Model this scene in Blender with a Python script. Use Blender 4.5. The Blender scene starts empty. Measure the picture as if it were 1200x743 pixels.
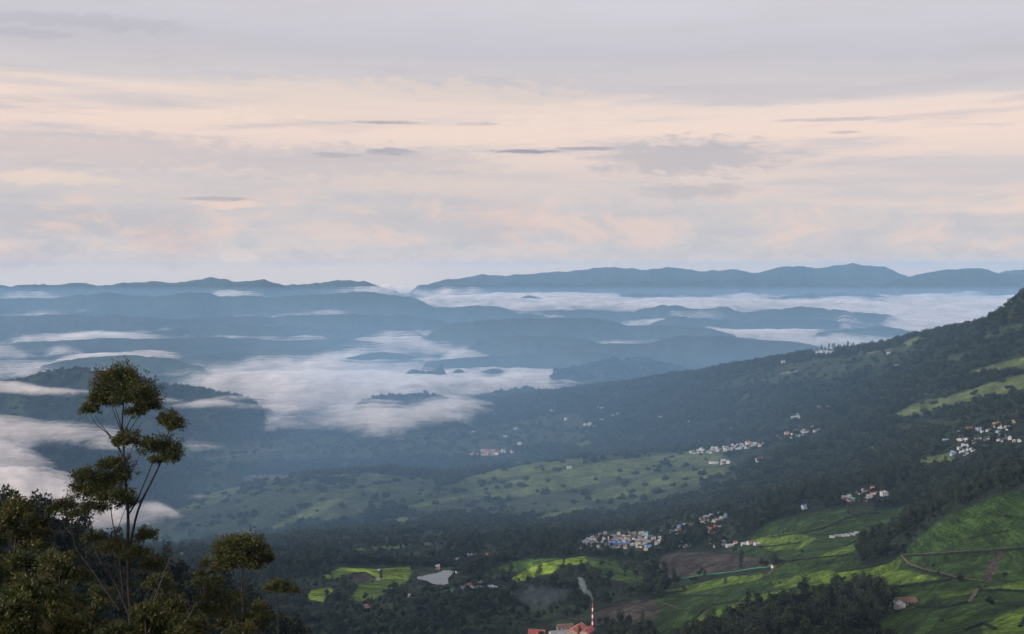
import bpy, math, random
import numpy as np

R = math.radians
random.seed(7)
rng = np.random.default_rng(11)
scene = bpy.context.scene
COL = scene.collection

# ------------------------------------------------------------------ camera
F = 1287.0            # focal length in photo pixels (1200 wide)
HOR = 318.0           # photo row of the horizon
cam_data = bpy.data.cameras.new('camera')
cam_data.sensor_width = 36.0
cam_data.lens = 36.0 * F / 1200.0
cam_data.shift_y = -(371.5 - HOR) / 1200.0
cam_data.clip_start = 0.5
cam_data.clip_end = 120000.0
cam = bpy.data.objects.new('camera', cam_data)
COL.objects.link(cam)
cam.location = (0, 0, 0)
cam.rotation_euler = (R(90), 0, 0)
scene.camera = cam

# ------------------------------------------------------------------ render settings
scene.render.engine = 'CYCLES'
scene.cycles.use_denoising = True
try:
    scene.cycles.denoiser = 'OPENIMAGEDENOISE'
except Exception:
    pass
scene.cycles.max_bounces = 5
scene.cycles.diffuse_bounces = 2
scene.cycles.glossy_bounces = 2
scene.cycles.transmission_bounces = 3
scene.cycles.volume_bounces = 1
scene.cycles.transparent_max_bounces = 24
scene.view_settings.view_transform = 'Standard'
scene.view_settings.look = 'None'
scene.view_settings.exposure = 0.0
scene.view_settings.gamma = 1.0
scene.view_settings.use_curve_mapping = False

# ------------------------------------------------------------------ node helpers
class NT:
    def __init__(self, tree):
        self.t = tree
        tree.nodes.clear()
    def n(self, kind, **kw):
        nd = self.t.nodes.new(kind)
        for k, v in kw.items():
            setattr(nd, k, v)
        return nd
    def l(self, a, b):
        self.t.links.new(a, b)
    def put(self, sock, v):
        if isinstance(v, (int, float)):
            sock.default_value = v
        elif isinstance(v, (tuple, list)):
            sock.default_value = v if len(v) != 3 or sock.type != 'RGBA' else (*v, 1)
        else:
            self.l(v, sock)
    def math(self, op, a, b=0.0, c=None, clamp=False):
        nd = self.n('ShaderNodeMath', operation=op, use_clamp=clamp)
        self.put(nd.inputs[0], a); self.put(nd.inputs[1], b)
        if c is not None: self.put(nd.inputs[2], c)
        return nd.outputs[0]
    def mix(self, fac, a, b, mode='MIX'):
        nd = self.n('ShaderNodeMix', data_type='RGBA', blend_type=mode)
        self.put(nd.inputs[0], fac); self.put(nd.inputs[6], a); self.put(nd.inputs[7], b)
        return nd.outputs[2]
    def smooth(self, v, lo, hi, a=0.0, b=1.0):
        nd = self.n('ShaderNodeMapRange', interpolation_type='SMOOTHSTEP')
        self.put(nd.inputs[0], v)
        for i, x in enumerate((lo, hi, a, b)): self.put(nd.inputs[i + 1], x)
        return nd.outputs[0]
    def noise(self, vec, scale, detail=4.0, rough=0.55, dist=0.0):
        nd = self.n('ShaderNodeTexNoise')
        if vec is not None: self.l(vec, nd.inputs['Vector'])
        nd.inputs['Scale'].default_value = scale
        nd.inputs['Detail'].default_value = detail
        nd.inputs['Roughness'].default_value = rough
        nd.inputs['Distortion'].default_value = dist
        return nd.outputs['Fac']
    def comb(self, x, y, z=0.0):
        nd = self.n('ShaderNodeCombineXYZ')
        self.put(nd.inputs[0], x); self.put(nd.inputs[1], y); self.put(nd.inputs[2], z)
        return nd.outputs[0]
    def ramp(self, fac, stops, interp='EASE'):
        nd = self.n('ShaderNodeValToRGB')
        cr = nd.color_ramp
        cr.interpolation = interp
        while len(cr.elements) < len(stops): cr.elements.new(0.5)
        for e, (p, c) in zip(cr.elements, stops):
            e.position = p; e.color = (*c, 1)
        self.l(fac, nd.inputs[0])
        return nd.outputs[0]

def lin(r, g, b):
    f = lambda v: (v / 255 / 12.92) if v <= 10 else ((v / 255 + 0.055) / 1.055) ** 2.4
    return (f(r), f(g), f(b))

# ------------------------------------------------------------------ world: dawn cloud sky
SUN_EL, SUN_AZ = R(10.5), R(-122)        # azimuth measured from +Y towards +X: behind the left shoulder
world = bpy.data.worlds.new('World')
scene.world = world
world.use_nodes = True
w = NT(world.node_tree)
tc = w.n('ShaderNodeTexCoord')
sep = w.n('ShaderNodeSeparateXYZ'); w.l(tc.outputs['Generated'], sep.inputs[0])
dx, dy, dz = sep.outputs
el = w.math('MULTIPLY', w.math('ARCSINE', dz), 180 / math.pi)          # degrees
az = w.math('MULTIPLY', w.math('ARCTAN2', dx, dy), 180 / math.pi)
def px_az(px): return math.degrees(math.atan((px - 600) / F))
def py_el(px, py): return math.degrees(math.atan((HOR - py) / math.hypot(F, px - 600)))
# slow warp so that cloud edges wander
wv = w.comb(w.math('MULTIPLY', az, 0.05), w.math('MULTIPLY', el, 0.22))
warp = w.math('SUBTRACT', w.noise(wv, 1.0, 5, 0.6), 0.5)
wv2 = w.comb(w.math('MULTIPLY', az, 0.12), w.math('MULTIPLY', el, 0.9), 4.0)
warp2 = w.math('SUBTRACT', w.noise(wv2, 1.0, 6, 0.62), 0.5)
# the upper sheet's lower edge lies a little higher towards the left
e1 = w.math('ADD', el, w.math('MULTIPLY', warp, 2.1))
e1 = w.math('ADD', e1, w.math('MULTIPLY', warp2, 1.1))
e1 = w.math('ADD', e1, w.math('MULTIPLY', w.math('MAXIMUM', w.math('MINIMUM', az, 40.0), -40.0), 0.022))
f = w.math('DIVIDE', w.math('ADD', e1, 1.0), 21.0, clamp=True)
def sp(e): return max(0, min(1, (e + 1) / 21.0))
sky_ramp = w.ramp(f, [
    (0.0, lin(250, 228, 213)), (sp(0), lin(250, 227, 210)), (sp(.5), lin(236, 218, 208)), (sp(1.0), lin(219, 210, 208)), (sp(2.2), lin(213, 204, 204)),
    (sp(3.9), lin(219, 207, 204)), (sp(5.4), lin(233, 214, 206)), (sp(7.2), lin(248, 223, 209)),
    (sp(8.7), lin(243, 223, 212)), (sp(9.35), lin(216, 208, 208)), (sp(11.2), lin(205, 201, 208)),
    (sp(13.6), lin(216, 212, 219)), (1.0, lin(217, 213, 222))], 'LINEAR')
# streaks
sv = w.comb(w.math('MULTIPLY', az, 0.10), w.math('MULTIPLY', w.math('ADD', el, w.math('MULTIPLY', warp, 1.4)), 1.15), 9.0)
streak = w.noise(sv, 1.0, 7, 0.6)
sv2 = w.comb(w.math('MULTIPLY', az, 0.035), w.math('MULTIPLY', w.math('ADD', el, w.math('MULTIPLY', warp, 2.0)), 0.5), 21.0)
broad = w.noise(sv2, 1.0, 4, 0.5)
fade = w.smooth(el, 0.1, 2.2)
fade_hi = w.smooth(el, 9.5, 12.0, 1.0, 0.25)
stk = w.math('MULTIPLY', w.math('MULTIPLY', w.smooth(streak, 0.47, 0.70), 0.75), w.math('MULTIPLY', fade, fade_hi))
c = w.mix(stk, sky_ramp, lin(201, 195, 200))
brd = w.math('MULTIPLY', w.math('MULTIPLY', w.smooth(broad, 0.50, 0.68), 0.70), w.math('MULTIPLY', fade, fade_hi))
c = w.mix(brd, c, lin(205, 199, 203))
pink = w.math('MULTIPLY', w.math('MULTIPLY', w.smooth(broad, 0.46, 0.30), 0.7), w.math('MULTIPLY', fade, w.smooth(el, 9.0, 8.0)))
c = w.mix(pink, c, lin(247, 221, 207))
# individual streaks and lit patches (px, py, half width px, half height px, colour, strength)
marks = [
    (453, 143.5, 42, 2.6, (172, 164, 172), .9), (562, 145, 26, 1.8, (190, 180, 184), .8),
    (456, 178, 34, 4.2, (164, 160, 172), .95), (392, 182, 30, 3.0, (170, 165, 176), .9),
    (615, 177.5, 55, 2.3, (165, 160, 172), .95), (690, 174, 34, 2.2, (172, 166, 176), .85),
    (975, 140, 60, 2.2, (200, 188, 190), .7), (988, 155, 18, 2.0, (196, 184, 188), .7),
    (800, 185, 120, 22, (188, 184, 190), .75), (815, 224, 70, 9, (186, 181, 186), .6),
    (110, 26, 120, 9, (188, 184, 194), .5), (25, 38, 60, 6, (186, 182, 192), .5),
    (50, 208, 70, 8, (240, 219, 204), .85), (270, 240, 36, 6, (240, 214, 202), .95),
    (198, 285, 44, 24, (236, 205, 195), .8), (590, 262, 52, 26, (237, 208, 198), .8),
    (25, 300, 34, 14, (236, 207, 197), .85), (255, 233, 44, 2.4, (180, 174, 180), .75),
    (520, 258, 110, 34, (196, 193, 198), .38), (390, 190, 190, 20, (200, 193, 197), .6),
    (110, 262, 130, 16, (196, 190, 194), .6), (120, 176, 170, 20, (206, 196, 199), .55), (455, 120, 260, 26, (236, 217, 205), .7),
    (470, 214, 120, 10, (226, 209, 201), .6), (640, 205, 150, 9, (222, 207, 202), .5),
]
mv = w.comb(w.math('MULTIPLY', az, 0.55), w.math('MULTIPLY', el, 2.4), 2.0)
mw1 = w.math('SUBTRACT', w.noise(mv, 1.0, 6, 0.65), 0.5)
mv2 = w.comb(w.math('MULTIPLY', az, 0.9), w.math('MULTIPLY', el, 2.2), 7.0)
mw2 = w.math('SUBTRACT', w.noise(mv2, 1.0, 5, 0.6), 0.5)
for (mx, my, hw, hh, colr, stg) in marks:
    a0, e0 = px_az(mx), py_el(mx, my)
    wa, we = hw / F * 57.3, hh / F * 57.3
    ua = w.math('DIVIDE', w.math('SUBTRACT', az, a0), wa)
    ue = w.math('DIVIDE', w.math('SUBTRACT', el, e0), we)
    ua = w.math('ADD', ua, w.math('MULTIPLY', mw1, 1.9))
    ue = w.math('ADD', ue, w.math('MULTIPLY', mw2, 2.6))
    r2 = w.math('ADD', w.math('MULTIPLY', ua, ua), w.math('MULTIPLY', ue, ue))
    m = w.math('MULTIPLY', w.smooth(r2, 1.5, 0.1), stg)
    c = w.mix(m, c, lin(*colr))
# cumulus heads along the horizon
cv = w.comb(w.math('MULTIPLY', az, 0.55), w.math('MULTIPLY', el, 1.1), 31.0)
cn = w.noise(cv, 1.0, 8, 0.58, 0.3)
cumh = w.math('ADD', w.math('MULTIPLY', w.noise(w.comb(w.math('MULTIPLY', az, 0.16), 0.0, 3.0), 1.0, 3, 0.5), 3.4), -0.55)
cum = w.smooth(w.math('SUBTRACT', w.math('ADD', cumh, w.math('MULTIPLY', w.math('SUBTRACT', cn, 0.5), 4.2)), el), 0.0, 0.38)
cum = w.math('MULTIPLY', w.math('MULTIPLY', cum, w.smooth(el, 0.15, 0.95)), 0.75)
ccol = w.mix(w.smooth(cn, 0.42, 0.62), lin(203, 196, 199), lin(229, 213, 206))
c = w.mix(cum, c, ccol)
mo = w.noise(w.comb(w.math('MULTIPLY', az, 0.26), w.math('MULTIPLY', el, 0.62), 14.0), 1.0, 8, 0.6, 0.5)
band = w.math('MULTIPLY', w.smooth(el, 0.5, 1.4), w.smooth(el, 5.2, 2.6))
c = w.mix(w.math('MULTIPLY', w.math('MULTIPLY', w.smooth(mo, 0.48, 0.64), band), 0.68), c, lin(240, 212, 200))
c = w.mix(w.math('MULTIPLY', w.math('MULTIPLY', w.smooth(mo, 0.50, 0.34), band), 0.7), c, lin(198, 196, 202))
sky = w.n('ShaderNodeTexSky', sky_type='NISHITA')
sky.sun_disc = False
sky.sun_elevation = SUN_EL
sky.sun_rotation = SUN_AZ
sky.altitude = 1500
bg_sky = w.n('ShaderNodeBackground'); bg_sky.inputs['Strength'].default_value = 0.10
w.l(sky.outputs[0], bg_sky.inputs['Color'])
bg_cloud = w.n('ShaderNodeBackground'); bg_cloud.inputs['Strength'].default_value = 1.0
w.l(c, bg_cloud.inputs['Color'])
mixw = w.n('ShaderNodeMixShader'); mixw.inputs[0].default_value = 0.94
w.l(bg_sky.outputs[0], mixw.inputs[1]); w.l(bg_cloud.outputs[0], mixw.inputs[2])
wo = w.n('ShaderNodeOutputWorld'); w.l(mixw.outputs[0], wo.inputs['Surface'])
world.cycles.sampling_method = 'MANUAL'
world.cycles.sample_map_resolution = 512

# ------------------------------------------------------------------ sun (soft, through cloud)
sl = bpy.data.lights.new('sun', 'SUN')
sl.energy = 4.4
sl.angle = R(12)
sl.color = (1.0, 0.93, 0.84)
sun = bpy.data.objects.new('sun', sl)
COL.objects.link(sun)
from mathutils import Vector, Matrix
sdir = Vector((math.sin(SUN_AZ) * math.cos(SUN_EL), math.cos(SUN_AZ) * math.cos(SUN_EL), math.sin(SUN_EL)))
sun.rotation_euler = (-sdir).to_track_quat('-Z', 'Y').to_euler()
sun.location = (-200, -200, 300)

# ------------------------------------------------------------------ numpy noise
_perm = rng.permutation(4096)
_g = rng.random((4096,)) * 2 * np.pi
_gx, _gy = np.cos(_g), np.sin(_g)
def perlin(x, y):
    xi = np.floor(x).astype(np.int64); yi = np.floor(y).astype(np.int64)
    xf = x - xi; yf = y - yi
    u = xf * xf * xf * (xf * (xf * 6 - 15) + 10); v = yf * yf * yf * (yf * (yf * 6 - 15) + 10)
    def g(ix, iy, fx, fy):
        h = _perm[(_perm[ix & 4095] + iy) & 4095]
        return _gx[h] * fx + _gy[h] * fy
    a = g(xi, yi, xf, yf); b = g(xi + 1, yi, xf - 1, yf)
    c_ = g(xi, yi + 1, xf, yf - 1); d = g(xi + 1, yi + 1, xf - 1, yf - 1)
    return (a + (b - a) * u) * (1 - v) + (c_ + (d - c_) * u) * v
def fbm(x, y, oct=4, gain=0.5, ridged=False):
    s = np.zeros_like(x); a = 1.0; tot = 0
    for i in range(oct):
        n = perlin(x * 2 ** i + 17.3 * i, y * 2 ** i - 9.1 * i) * 1.4
        s += a * ((1 - 2 * np.abs(n)) if ridged else n); tot += a; a *= gain
    return s / tot

# ------------------------------------------------------------------ terrain: lofted from ground lines
# each line: [(photo column, distance in m, photo row)] -> the ground passes there
def zl(pts):        # the same with a height instead of a photo row
    return [(p, d, HOR - z * F / d) for p, d, z in pts]
LINES = [
 (zl([(-200, 2, -1.9), (1400, 2, -1.9)]), 4),
 (zl([(-200, 25, -14), (300, 25, -15), (600, 25, -20), (1400, 25, -20)]), 8),
 (zl([(-200, 60, -22), (0, 70, -26), (150, 82, -32), (300, 112, -44), (400, 130, -70), (600, 150, -100), (1400, 150, -95)]), 12),
 (zl([(-200, 180, -62), (0, 190, -72), (150, 230, -92), (300, 290, -130), (400, 300, -160), (600, 300, -190), (1400, 290, -150)]), 22),
 ([(-200, 300, 590), (0, 320, 632), (60, 330, 642), (130, 380, 672), (200, 400, 694), (280, 420, 730), (350, 440, 762), (400, 450, 800), (600, 500, 900), (900, 450, 850), (1200, 420, 850), (1400, 400, 850)], 16),
 ([(-200, 900, 910), (300, 900, 910), (400, 850, 900), (600, 900, 860), (800, 850, 800), (900, 800, 775), (1000, 750, 765), (1100, 700, 755), (1200, 640, 755), (1400, 560, 770)], 18),
 ([(-200, 1250, 760), (400, 1230, 757), (600, 1230, 754), (800, 1120, 750), (900, 1000, 742), (1000, 900, 730), (1100, 820, 717), (1200, 760, 720), (1400, 680, 730)], 42),
 ([(-200, 1430, 718), (400, 1420, 715), (600, 1380, 718), (700, 1380, 712), (800, 1270, 712), (900, 1130, 702), (1000, 1060, 692), (1100, 960, 680), (1200, 900, 682), (1400, 800, 690)], 44),
 ([(-200, 1650, 685), (400, 1620, 682), (500, 1650, 682), (600, 1590, 683), (700, 1560, 680), (800, 1470, 682), (900, 1330, 672), (1000, 1230, 662), (1100, 1120, 640), (1200, 1040, 628), (1400, 950, 630)], 44),
 ([(-200, 1850, 665), (400, 1800, 662), (480, 1800, 664), (550, 1760, 668), (600, 1720, 659), (650, 1690, 653), (700, 1690, 655), (750, 1720, 660), (800, 1700, 647), (860, 1640, 649), (900, 1560, 648), (950, 1480, 641), (1000, 1340, 650), (1050, 1280, 625), (1100, 1230, 596), (1150, 1200, 573), (1200, 1190, 559), (1400, 1150, 520)], 30),
 ([(-200, 1960, 668), (400, 1920, 664), (500, 1930, 664), (600, 1850, 662), (650, 1830, 658), (700, 1820, 652), (750, 1830, 650), (800, 1800, 643), (860, 1760, 641), (900, 1690, 633), (950, 1600, 629), (1000, 1480, 638), (1050, 1450, 634), (1100, 1450, 612), (1150, 1450, 592), (1200, 1450, 582), (1400, 1450, 560)], 38),
 ([(-200, 2120, 650), (300, 2100, 650), (400, 2080, 646), (500, 2090, 645), (600, 2000, 642), (700, 1930, 640), (750, 1940, 635), (800, 1920, 627), (860, 1880, 619), (900, 1830, 611), (950, 1800, 601), (1000, 1800, 594), (1060, 1800, 592), (1100, 1780, 570), (1150, 1780, 552), (1200, 1780, 545), (1400, 1750, 530)], 48),
 ([(-200, 2400, 634), (100, 2400, 640), (200, 2400, 642), (300, 2400, 632), (400, 2350, 626), (470, 2330, 620), (560, 2330, 622), (600, 2300, 620), (700, 2200, 622), (740, 2150, 619), (800, 2120, 610), (850, 2100, 602), (900, 2070, 592), (950, 2050, 580), (1000, 2050, 572), (1100, 2050, 542), (1150, 2030, 520), (1200, 2020, 507), (1400, 2000, 470)], 26),
 ([(-200, 2650, 650), (200, 2650, 650), (300, 2700, 635), (400, 2650, 622), (500, 2600, 612), (600, 2550, 610), (700, 2500, 610), (800, 2430, 592), (850, 2400, 580), (900, 2350, 568), (1000, 2350, 545), (1100, 2300, 510), (1200, 2250, 478), (1400, 2200, 430)], 32),
 ([(-200, 2900, 650), (150, 2900, 635), (200, 2900, 620), (300, 2900, 600), (400, 2880, 588), (500, 2900, 580), (600, 2880, 581), (700, 2850, 575), (800, 2800, 556), (850, 2780, 546), (900, 2700, 535), (1000, 2650, 510), (1100, 2550, 480), (1200, 2480, 445), (1400, 2400, 390)], 32),
 ([(-200, 3100, 650), (100, 3100, 640), (170, 3150, 614), (200, 3180, 600), (240, 3200, 583), (300, 3250, 567), (350, 3300, 560), (420, 3350, 553), (470, 3350, 551), (520, 3350, 556), (560, 3300, 554), (600, 3250, 548), (680, 3200, 538), (760, 3150, 533), (850, 3050, 525), (900, 3000, 512), (1000, 2900, 482), (1100, 2750, 445), (1200, 2650, 415), (1400, 2550, 360)], 22),
 ([(-200, 3500, 640), (200, 3600, 595), (300, 3700, 580), (420, 3750, 564), (520, 3750, 556), (600, 3650, 549), (680, 3550, 538), (760, 3450, 527), (850, 3350, 510), (900, 3250, 490), (1000, 3100, 460), (1100, 2900, 420), (1200, 2780, 390), (1400, 2650, 340)], 32),
 ([(-200, 4100, 526), (200, 4200, 523), (400, 4200, 521), (500, 4150, 516), (600, 4100, 510), (700, 4000, 500), (800, 3850, 480), (900, 3600, 455), (1000, 3350, 432), (1100, 3050, 400), (1200, 2880, 372), (1400, 2750, 325)], 44),
 ([(-200, 5000, 489), (400, 5000, 488), (450, 5000, 486), (520, 5000, 477), (560, 5000, 471), (600, 4950, 467), (650, 4850, 461), (700, 4700, 452), (760, 4500, 444), (800, 4350, 438), (850, 4150, 430), (870, 4050, 427), (900, 3950, 420), (940, 3800, 414), (980, 3650, 411), (1010, 3560, 410), (1040, 3480, 403), (1080, 3350, 391), (1120, 3230, 382), (1150, 3150, 376), (1172, 3090, 366), (1200, 3020, 351), (1300, 2950, 330), (1400, 2900, 312)], 20),
 (zl([(-200, 5600, -664), (450, 5600, -662), (700, 5500, -630), (900, 4900, -540), (1000, 4600, -480), (1200, 4000, -390), (1400, 3800, -340)]), 10),
 (zl([(-200, 6300, -661), (1400, 6300, -661)]), 0),
]
CSTEP = 2.2
PX = np.arange(-200, 1400.1, CSTEP)
NC = len(PX)
def gsmooth(a, sig):
    k = int(sig * 3 / CSTEP) + 1
    xs = np.arange(-k, k + 1) * CSTEP
    g = np.exp(-0.5 * (xs / sig) ** 2); g /= g.sum()
    return np.convolve(np.pad(a, k, mode='edge'), g, mode='valid')
KD, KY = [], []
for pts, _ in LINES:
    p = np.array(pts, float)
    KD.append(gsmooth(np.interp(PX, p[:, 0], p[:, 1]), 16))
    KY.append(gsmooth(np.interp(PX, p[:, 0], p[:, 2]), 9))
KD = np.array(KD); KY = np.array(KY)
def slopes(K):
    dlt = np.diff(K, axis=0)
    m = np.zeros_like(K)
    a, b = dlt[:-1], dlt[1:]
    same = (a * b) > 0
    m[1:-1] = np.where(same, 2 * a * b / np.where(np.abs(a + b) < 1e-9, 1, a + b), 0)
    m[0], m[-1] = dlt[0], dlt[-1]
    return m
MD, MY = slopes(KD), slopes(KY)
rowsD, rowsY = [], []
for i in range(len(LINES) - 1):
    n = LINES[i][1]
    for t in np.arange(n) / n:
        h00 = 2 * t**3 - 3 * t**2 + 1; h10 = t**3 - 2 * t**2 + t; h01 = -2 * t**3 + 3 * t**2; h11 = t**3 - t**2
        rowsD.append(h00 * KD[i] + h10 * MD[i] + h01 * KD[i + 1] + h11 * MD[i + 1])
        rowsY.append(h00 * KY[i] + h10 * MY[i] + h01 * KY[i + 1] + h11 * MY[i + 1])
D = np.array(rowsD); Z = -(np.array(rowsY) - HOR) / F * D
dfar = np.exp(np.linspace(math.log(6300), math.log(18500), 235))
PLD, PLZ = [4000, 6300, 9000, 12000, 15500, 18500], [-664, -661, -636, -541, -409, -362]
zplain = np.interp(dfar, PLD, PLZ)
D = np.vstack([D, np.repeat(dfar[:, None], NC, 1)])
Z = np.vstack([Z, np.repeat(zplain[:, None], NC, 1)])
NR = D.shape[0]
PXg = np.repeat(PX[None, :], NR, 0)
X = (PXg - 600) / F * D
def sstep(a, lo, hi):
    t = np.clip((a - lo) / (hi - lo), 0, 1)
    return t * t * (3 - 2 * t)
# relief
mid = sstep(D, 500, 1000) * (1 - sstep(D, 2000, 2600))
far = sstep(D, 2000, 2800) * (1 - sstep(D, 5400, 6200))
near = sstep(D, 30, 120) * (1 - sstep(D, 500, 900))
Z += near * fbm(X / 60, D / 60, 4) * 4
Z += mid * (fbm(X / 210, D / 210, 5) * 6.0)
tea_zone = sstep(PXg, 780, 900) * sstep(D, 700, 900) * (1 - sstep(D, 1600, 1850))
Z += tea_zone * (fbm(X / 120 + 5, D / 120, 3, ridged=True) - 0.3) * 5.0
Z += far * (fbm(X / 420, D / 420, 5) * 13 + (fbm((X + D * 0.5) / 260, (D - X * 0.4) / 520, 4, ridged=True) - 0.35) * 18 * (1 - 0.35 * sstep(PXg, 520, 700) - .35 * sstep(PXg, 820, 950)))
Z += sstep(D, 6000, 7000) * fbm(X / 900, D / 900, 5) * 12
# rock step on the right-hand skyline
Z += 26 * np.exp(-((PXg - 1205) / 22) ** 2) * np.exp(-((D - 3020) / 120) ** 2)

# hills of the far plain: crest (column,row), distance, depth as a share of distance
HILLS = [
 (16400, .040, [(-200, 333), (-60, 331), (0, 334.6), (25, 334), (96, 332), (125, 334), (175, 329), (208, 332), (246, 324.5), (279, 329), (333, 334), (375, 332), (400, 327), (425, 330), (458, 338)]),
 (15000, .030, [(235, 346), (262, 336), (290, 329), (308, 327), (322, 331), (345, 338), (380, 346)]),
 (12300, .055, [(-200, 346), (0, 349), (62, 349), (125, 343), (146, 345), (175, 347), (233, 342.5), (271, 347), (320, 348), (375, 345), (425, 341), (455, 345), (490, 350), (505, 358)]),
 (10100, .075, [(-200, 372), (0, 371), (100, 368), (200, 374), (300, 371), (400, 368), (470, 369), (520, 376)]),
 (9300, .04, [(180, 388), (240, 384), (300, 381), (360, 384), (420, 388)]),
 (8500, .06, [(-200, 405), (0, 403), (50, 400), (130, 396), (180, 398), (240, 395), (330, 399), (400, 397), (450, 402), (490, 410)]),
 (7300, .04, [(180, 424), (230, 417), (270, 413), (330, 417), (380, 424)]),
 (4450, .040, [(-200, 452), (-60, 446), (0, 449), (32, 442), (60, 434), (85, 431), (130, 437), (190, 450), (230, 455), (275, 462), (300, 472)]),
 (16900, .035, [(490, 336), (520, 328), (555, 323), (600, 322), (650, 319), (690, 315), (715, 312), (750, 316), (784, 313), (825, 317.5), (859, 315.6), (889, 320.5), (911, 312), (937, 312), (952, 314), (1001, 308.5), (1035, 312), (1061, 323), (1085, 334)]),
 (16000, .018, [(500, 338), (560, 333), (700, 331), (760, 329), (900, 327), (940, 330), (1000, 333), (1035, 338)]),
 (15500, .022, [(1015, 341), (1040, 330), (1060, 325), (1085, 319), (1120, 315), (1155, 314), (1172, 320), (1200, 322), (1260, 318), (1320, 326), (1400, 322)]),
 (17200, .03, [(1150, 325), (1172, 318), (1200, 315), (1300, 312), (1400, 316)]),
 (13700, .010, [(868, 352), (890, 349), (930, 345.5), (975, 343), (1020, 344), (1050, 347), (1075, 352)]),
 (11500, .018, [(735, 368), (755, 360), (776, 357), (806, 360), (830, 362), (851, 358), (864, 364), (880, 370)]),
 (10900, .022, [(845, 374), (870, 366), (930, 359), (955, 360), (1000, 366), (1040, 368), (1055, 375), (1070, 385)]),
 (11600, .035, [(395, 367), (480, 361), (560, 358), (590, 360), (610, 366), (650, 363), (700, 363), (745, 368)]),
 (8900, .04, [(488, 402), (510, 386), (530, 379), (560, 376), (600, 373), (650, 373), (690, 372), (715, 376), (735, 381), (790, 381), (830, 384), (860, 392)]),
 (10300, .022, [(765, 378), (785, 371), (800, 370), (830, 374), (870, 378), (905, 373), (960, 375), (1010, 380), (1040, 386)]),
 (7000, .07, [(630, 412), (660, 406), (700, 403), (760, 402), (790, 394), (840, 393), (880, 397), (930, 401), (980, 410)]),
 (7000, .026, [(392, 424), (415, 417), (440, 412), (465, 413), (490, 418), (505, 426)]),
 (6500, .045, [(500, 424), (540, 419), (570, 418), (620, 415), (680, 412), (740, 413), (800, 420)]),
 (6000, .012, [(530, 440), (548, 434), (565, 431), (585, 431), (600, 437), (612, 444)]),
 (5750, .035, [(650, 434), (700, 422), (740, 418), (790, 425), (830, 436)]),
 (4950, .010, [(418, 473), (430, 466), (445, 463), (470, 462), (492, 460), (515, 461), (530, 467), (545, 474)]),
 (5300, .010, [(560, 462), (590, 455), (620, 452), (645, 456), (665, 462)]),
 (9700, .02, [(610, 392), (640, 385), (700, 381), (740, 384), (775, 391)]), (8000, .02, [(325, 416), (360, 407), (400, 405), (430, 409), (452, 416)]),
 (7800, .02, [(555, 402), (600, 394), (640, 392), (680, 396), (705, 403)]), (6200, .016, [(295, 450), (340, 441), (380, 438), (420, 441), (445, 449)]),
 (5900, .010, [(462, 438), (490, 430), (515, 428), (535, 431), (550, 438)]), (11000, .015, [(555, 373), (590, 368), (620, 367), (650, 371), (670, 375)]),
 (13200, .012, [(555, 354), (590, 349), (620, 347), (645, 350), (672, 355)]), (14000, .010, [(690, 349), (740, 344.5), (790, 343), (830, 345), (865, 350)]),
 (6700, .02, [(50, 428), (100, 418), (150, 416), (200, 420), (235, 428)]), (5250, .014, [(225, 480), (270, 471), (315, 468), (355, 476)]),
 (12800, .015, [(930, 358), (975, 353), (1020, 351), (1060, 354), (1090, 359)]), (9300, .018, [(960, 389), (1000, 384), (1040, 383), (1075, 388)]),
 (13300, .02, [(40, 360), (90, 356), (150, 358), (200, 355), (250, 359), (290, 357), (340, 361)]),
 (4500, .02, [(180, 522), (260, 513), (360, 506), (440, 502), (520, 498), (590, 500)]),
]
for (hd, hw, crest) in HILLS:
    cp = np.array(crest, float)
    cy = np.interp(PX, cp[:, 0], cp[:, 1])
    inside = (PX >= cp[0, 0]) & (PX <= cp[-1, 0])
    cy = gsmooth(cy, 4)
    wob = 1 + 0.035 * fbm(PX / 120 + hd, PX * 0 + hd / 777, 3)
    dc = hd * wob
    zc = -(cy - HOR) / F * dc
    # real ridge line: fine irregularity
    zc = zc + fbm(PX * hd / F / 330, PX * 0 + hd / 50, 5, .6) * (hd * 0.0021 if hd < 9000 else hd * .0036)
    zb = np.interp(dc, PLD, PLZ) - 40
    u = (D - dc[None, :]) / (hw * dc[None, :])
    # gullies: the cross-section width wanders
    u = u * (1 + 0.35 * fbm(X / (hd * 0.03), D / (hd * 0.03) + hd, 3))
    prof = np.where(u < 0, np.exp(-np.abs(u) ** 1.5), np.exp(-np.abs(u) ** 1.7))
    endfade = np.interp(PX, [cp[0, 0] - 25, cp[0, 0], cp[-1, 0], cp[-1, 0] + 25], [0, 1, 1, 0])
    hz = np.interp(D, PLD, PLZ) - 40 + (zc - zb)[None, :] * prof * endfade[None, :]
    Z = np.where(D > 3800, np.maximum(Z, hz), Z)

# the pond's bed is level
POND_Z = -473.5
pm = sstep(PXg, 478, 494) * (1 - sstep(PXg, 532, 548)) * sstep(D, 1615, 1655) * (1 - sstep(D, 1742, 1790))
Z = Z * (1 - pm) + (POND_Z - 1.2) * pm
PY = HOR - Z * F / D                       # photo row of every ground point

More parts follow.
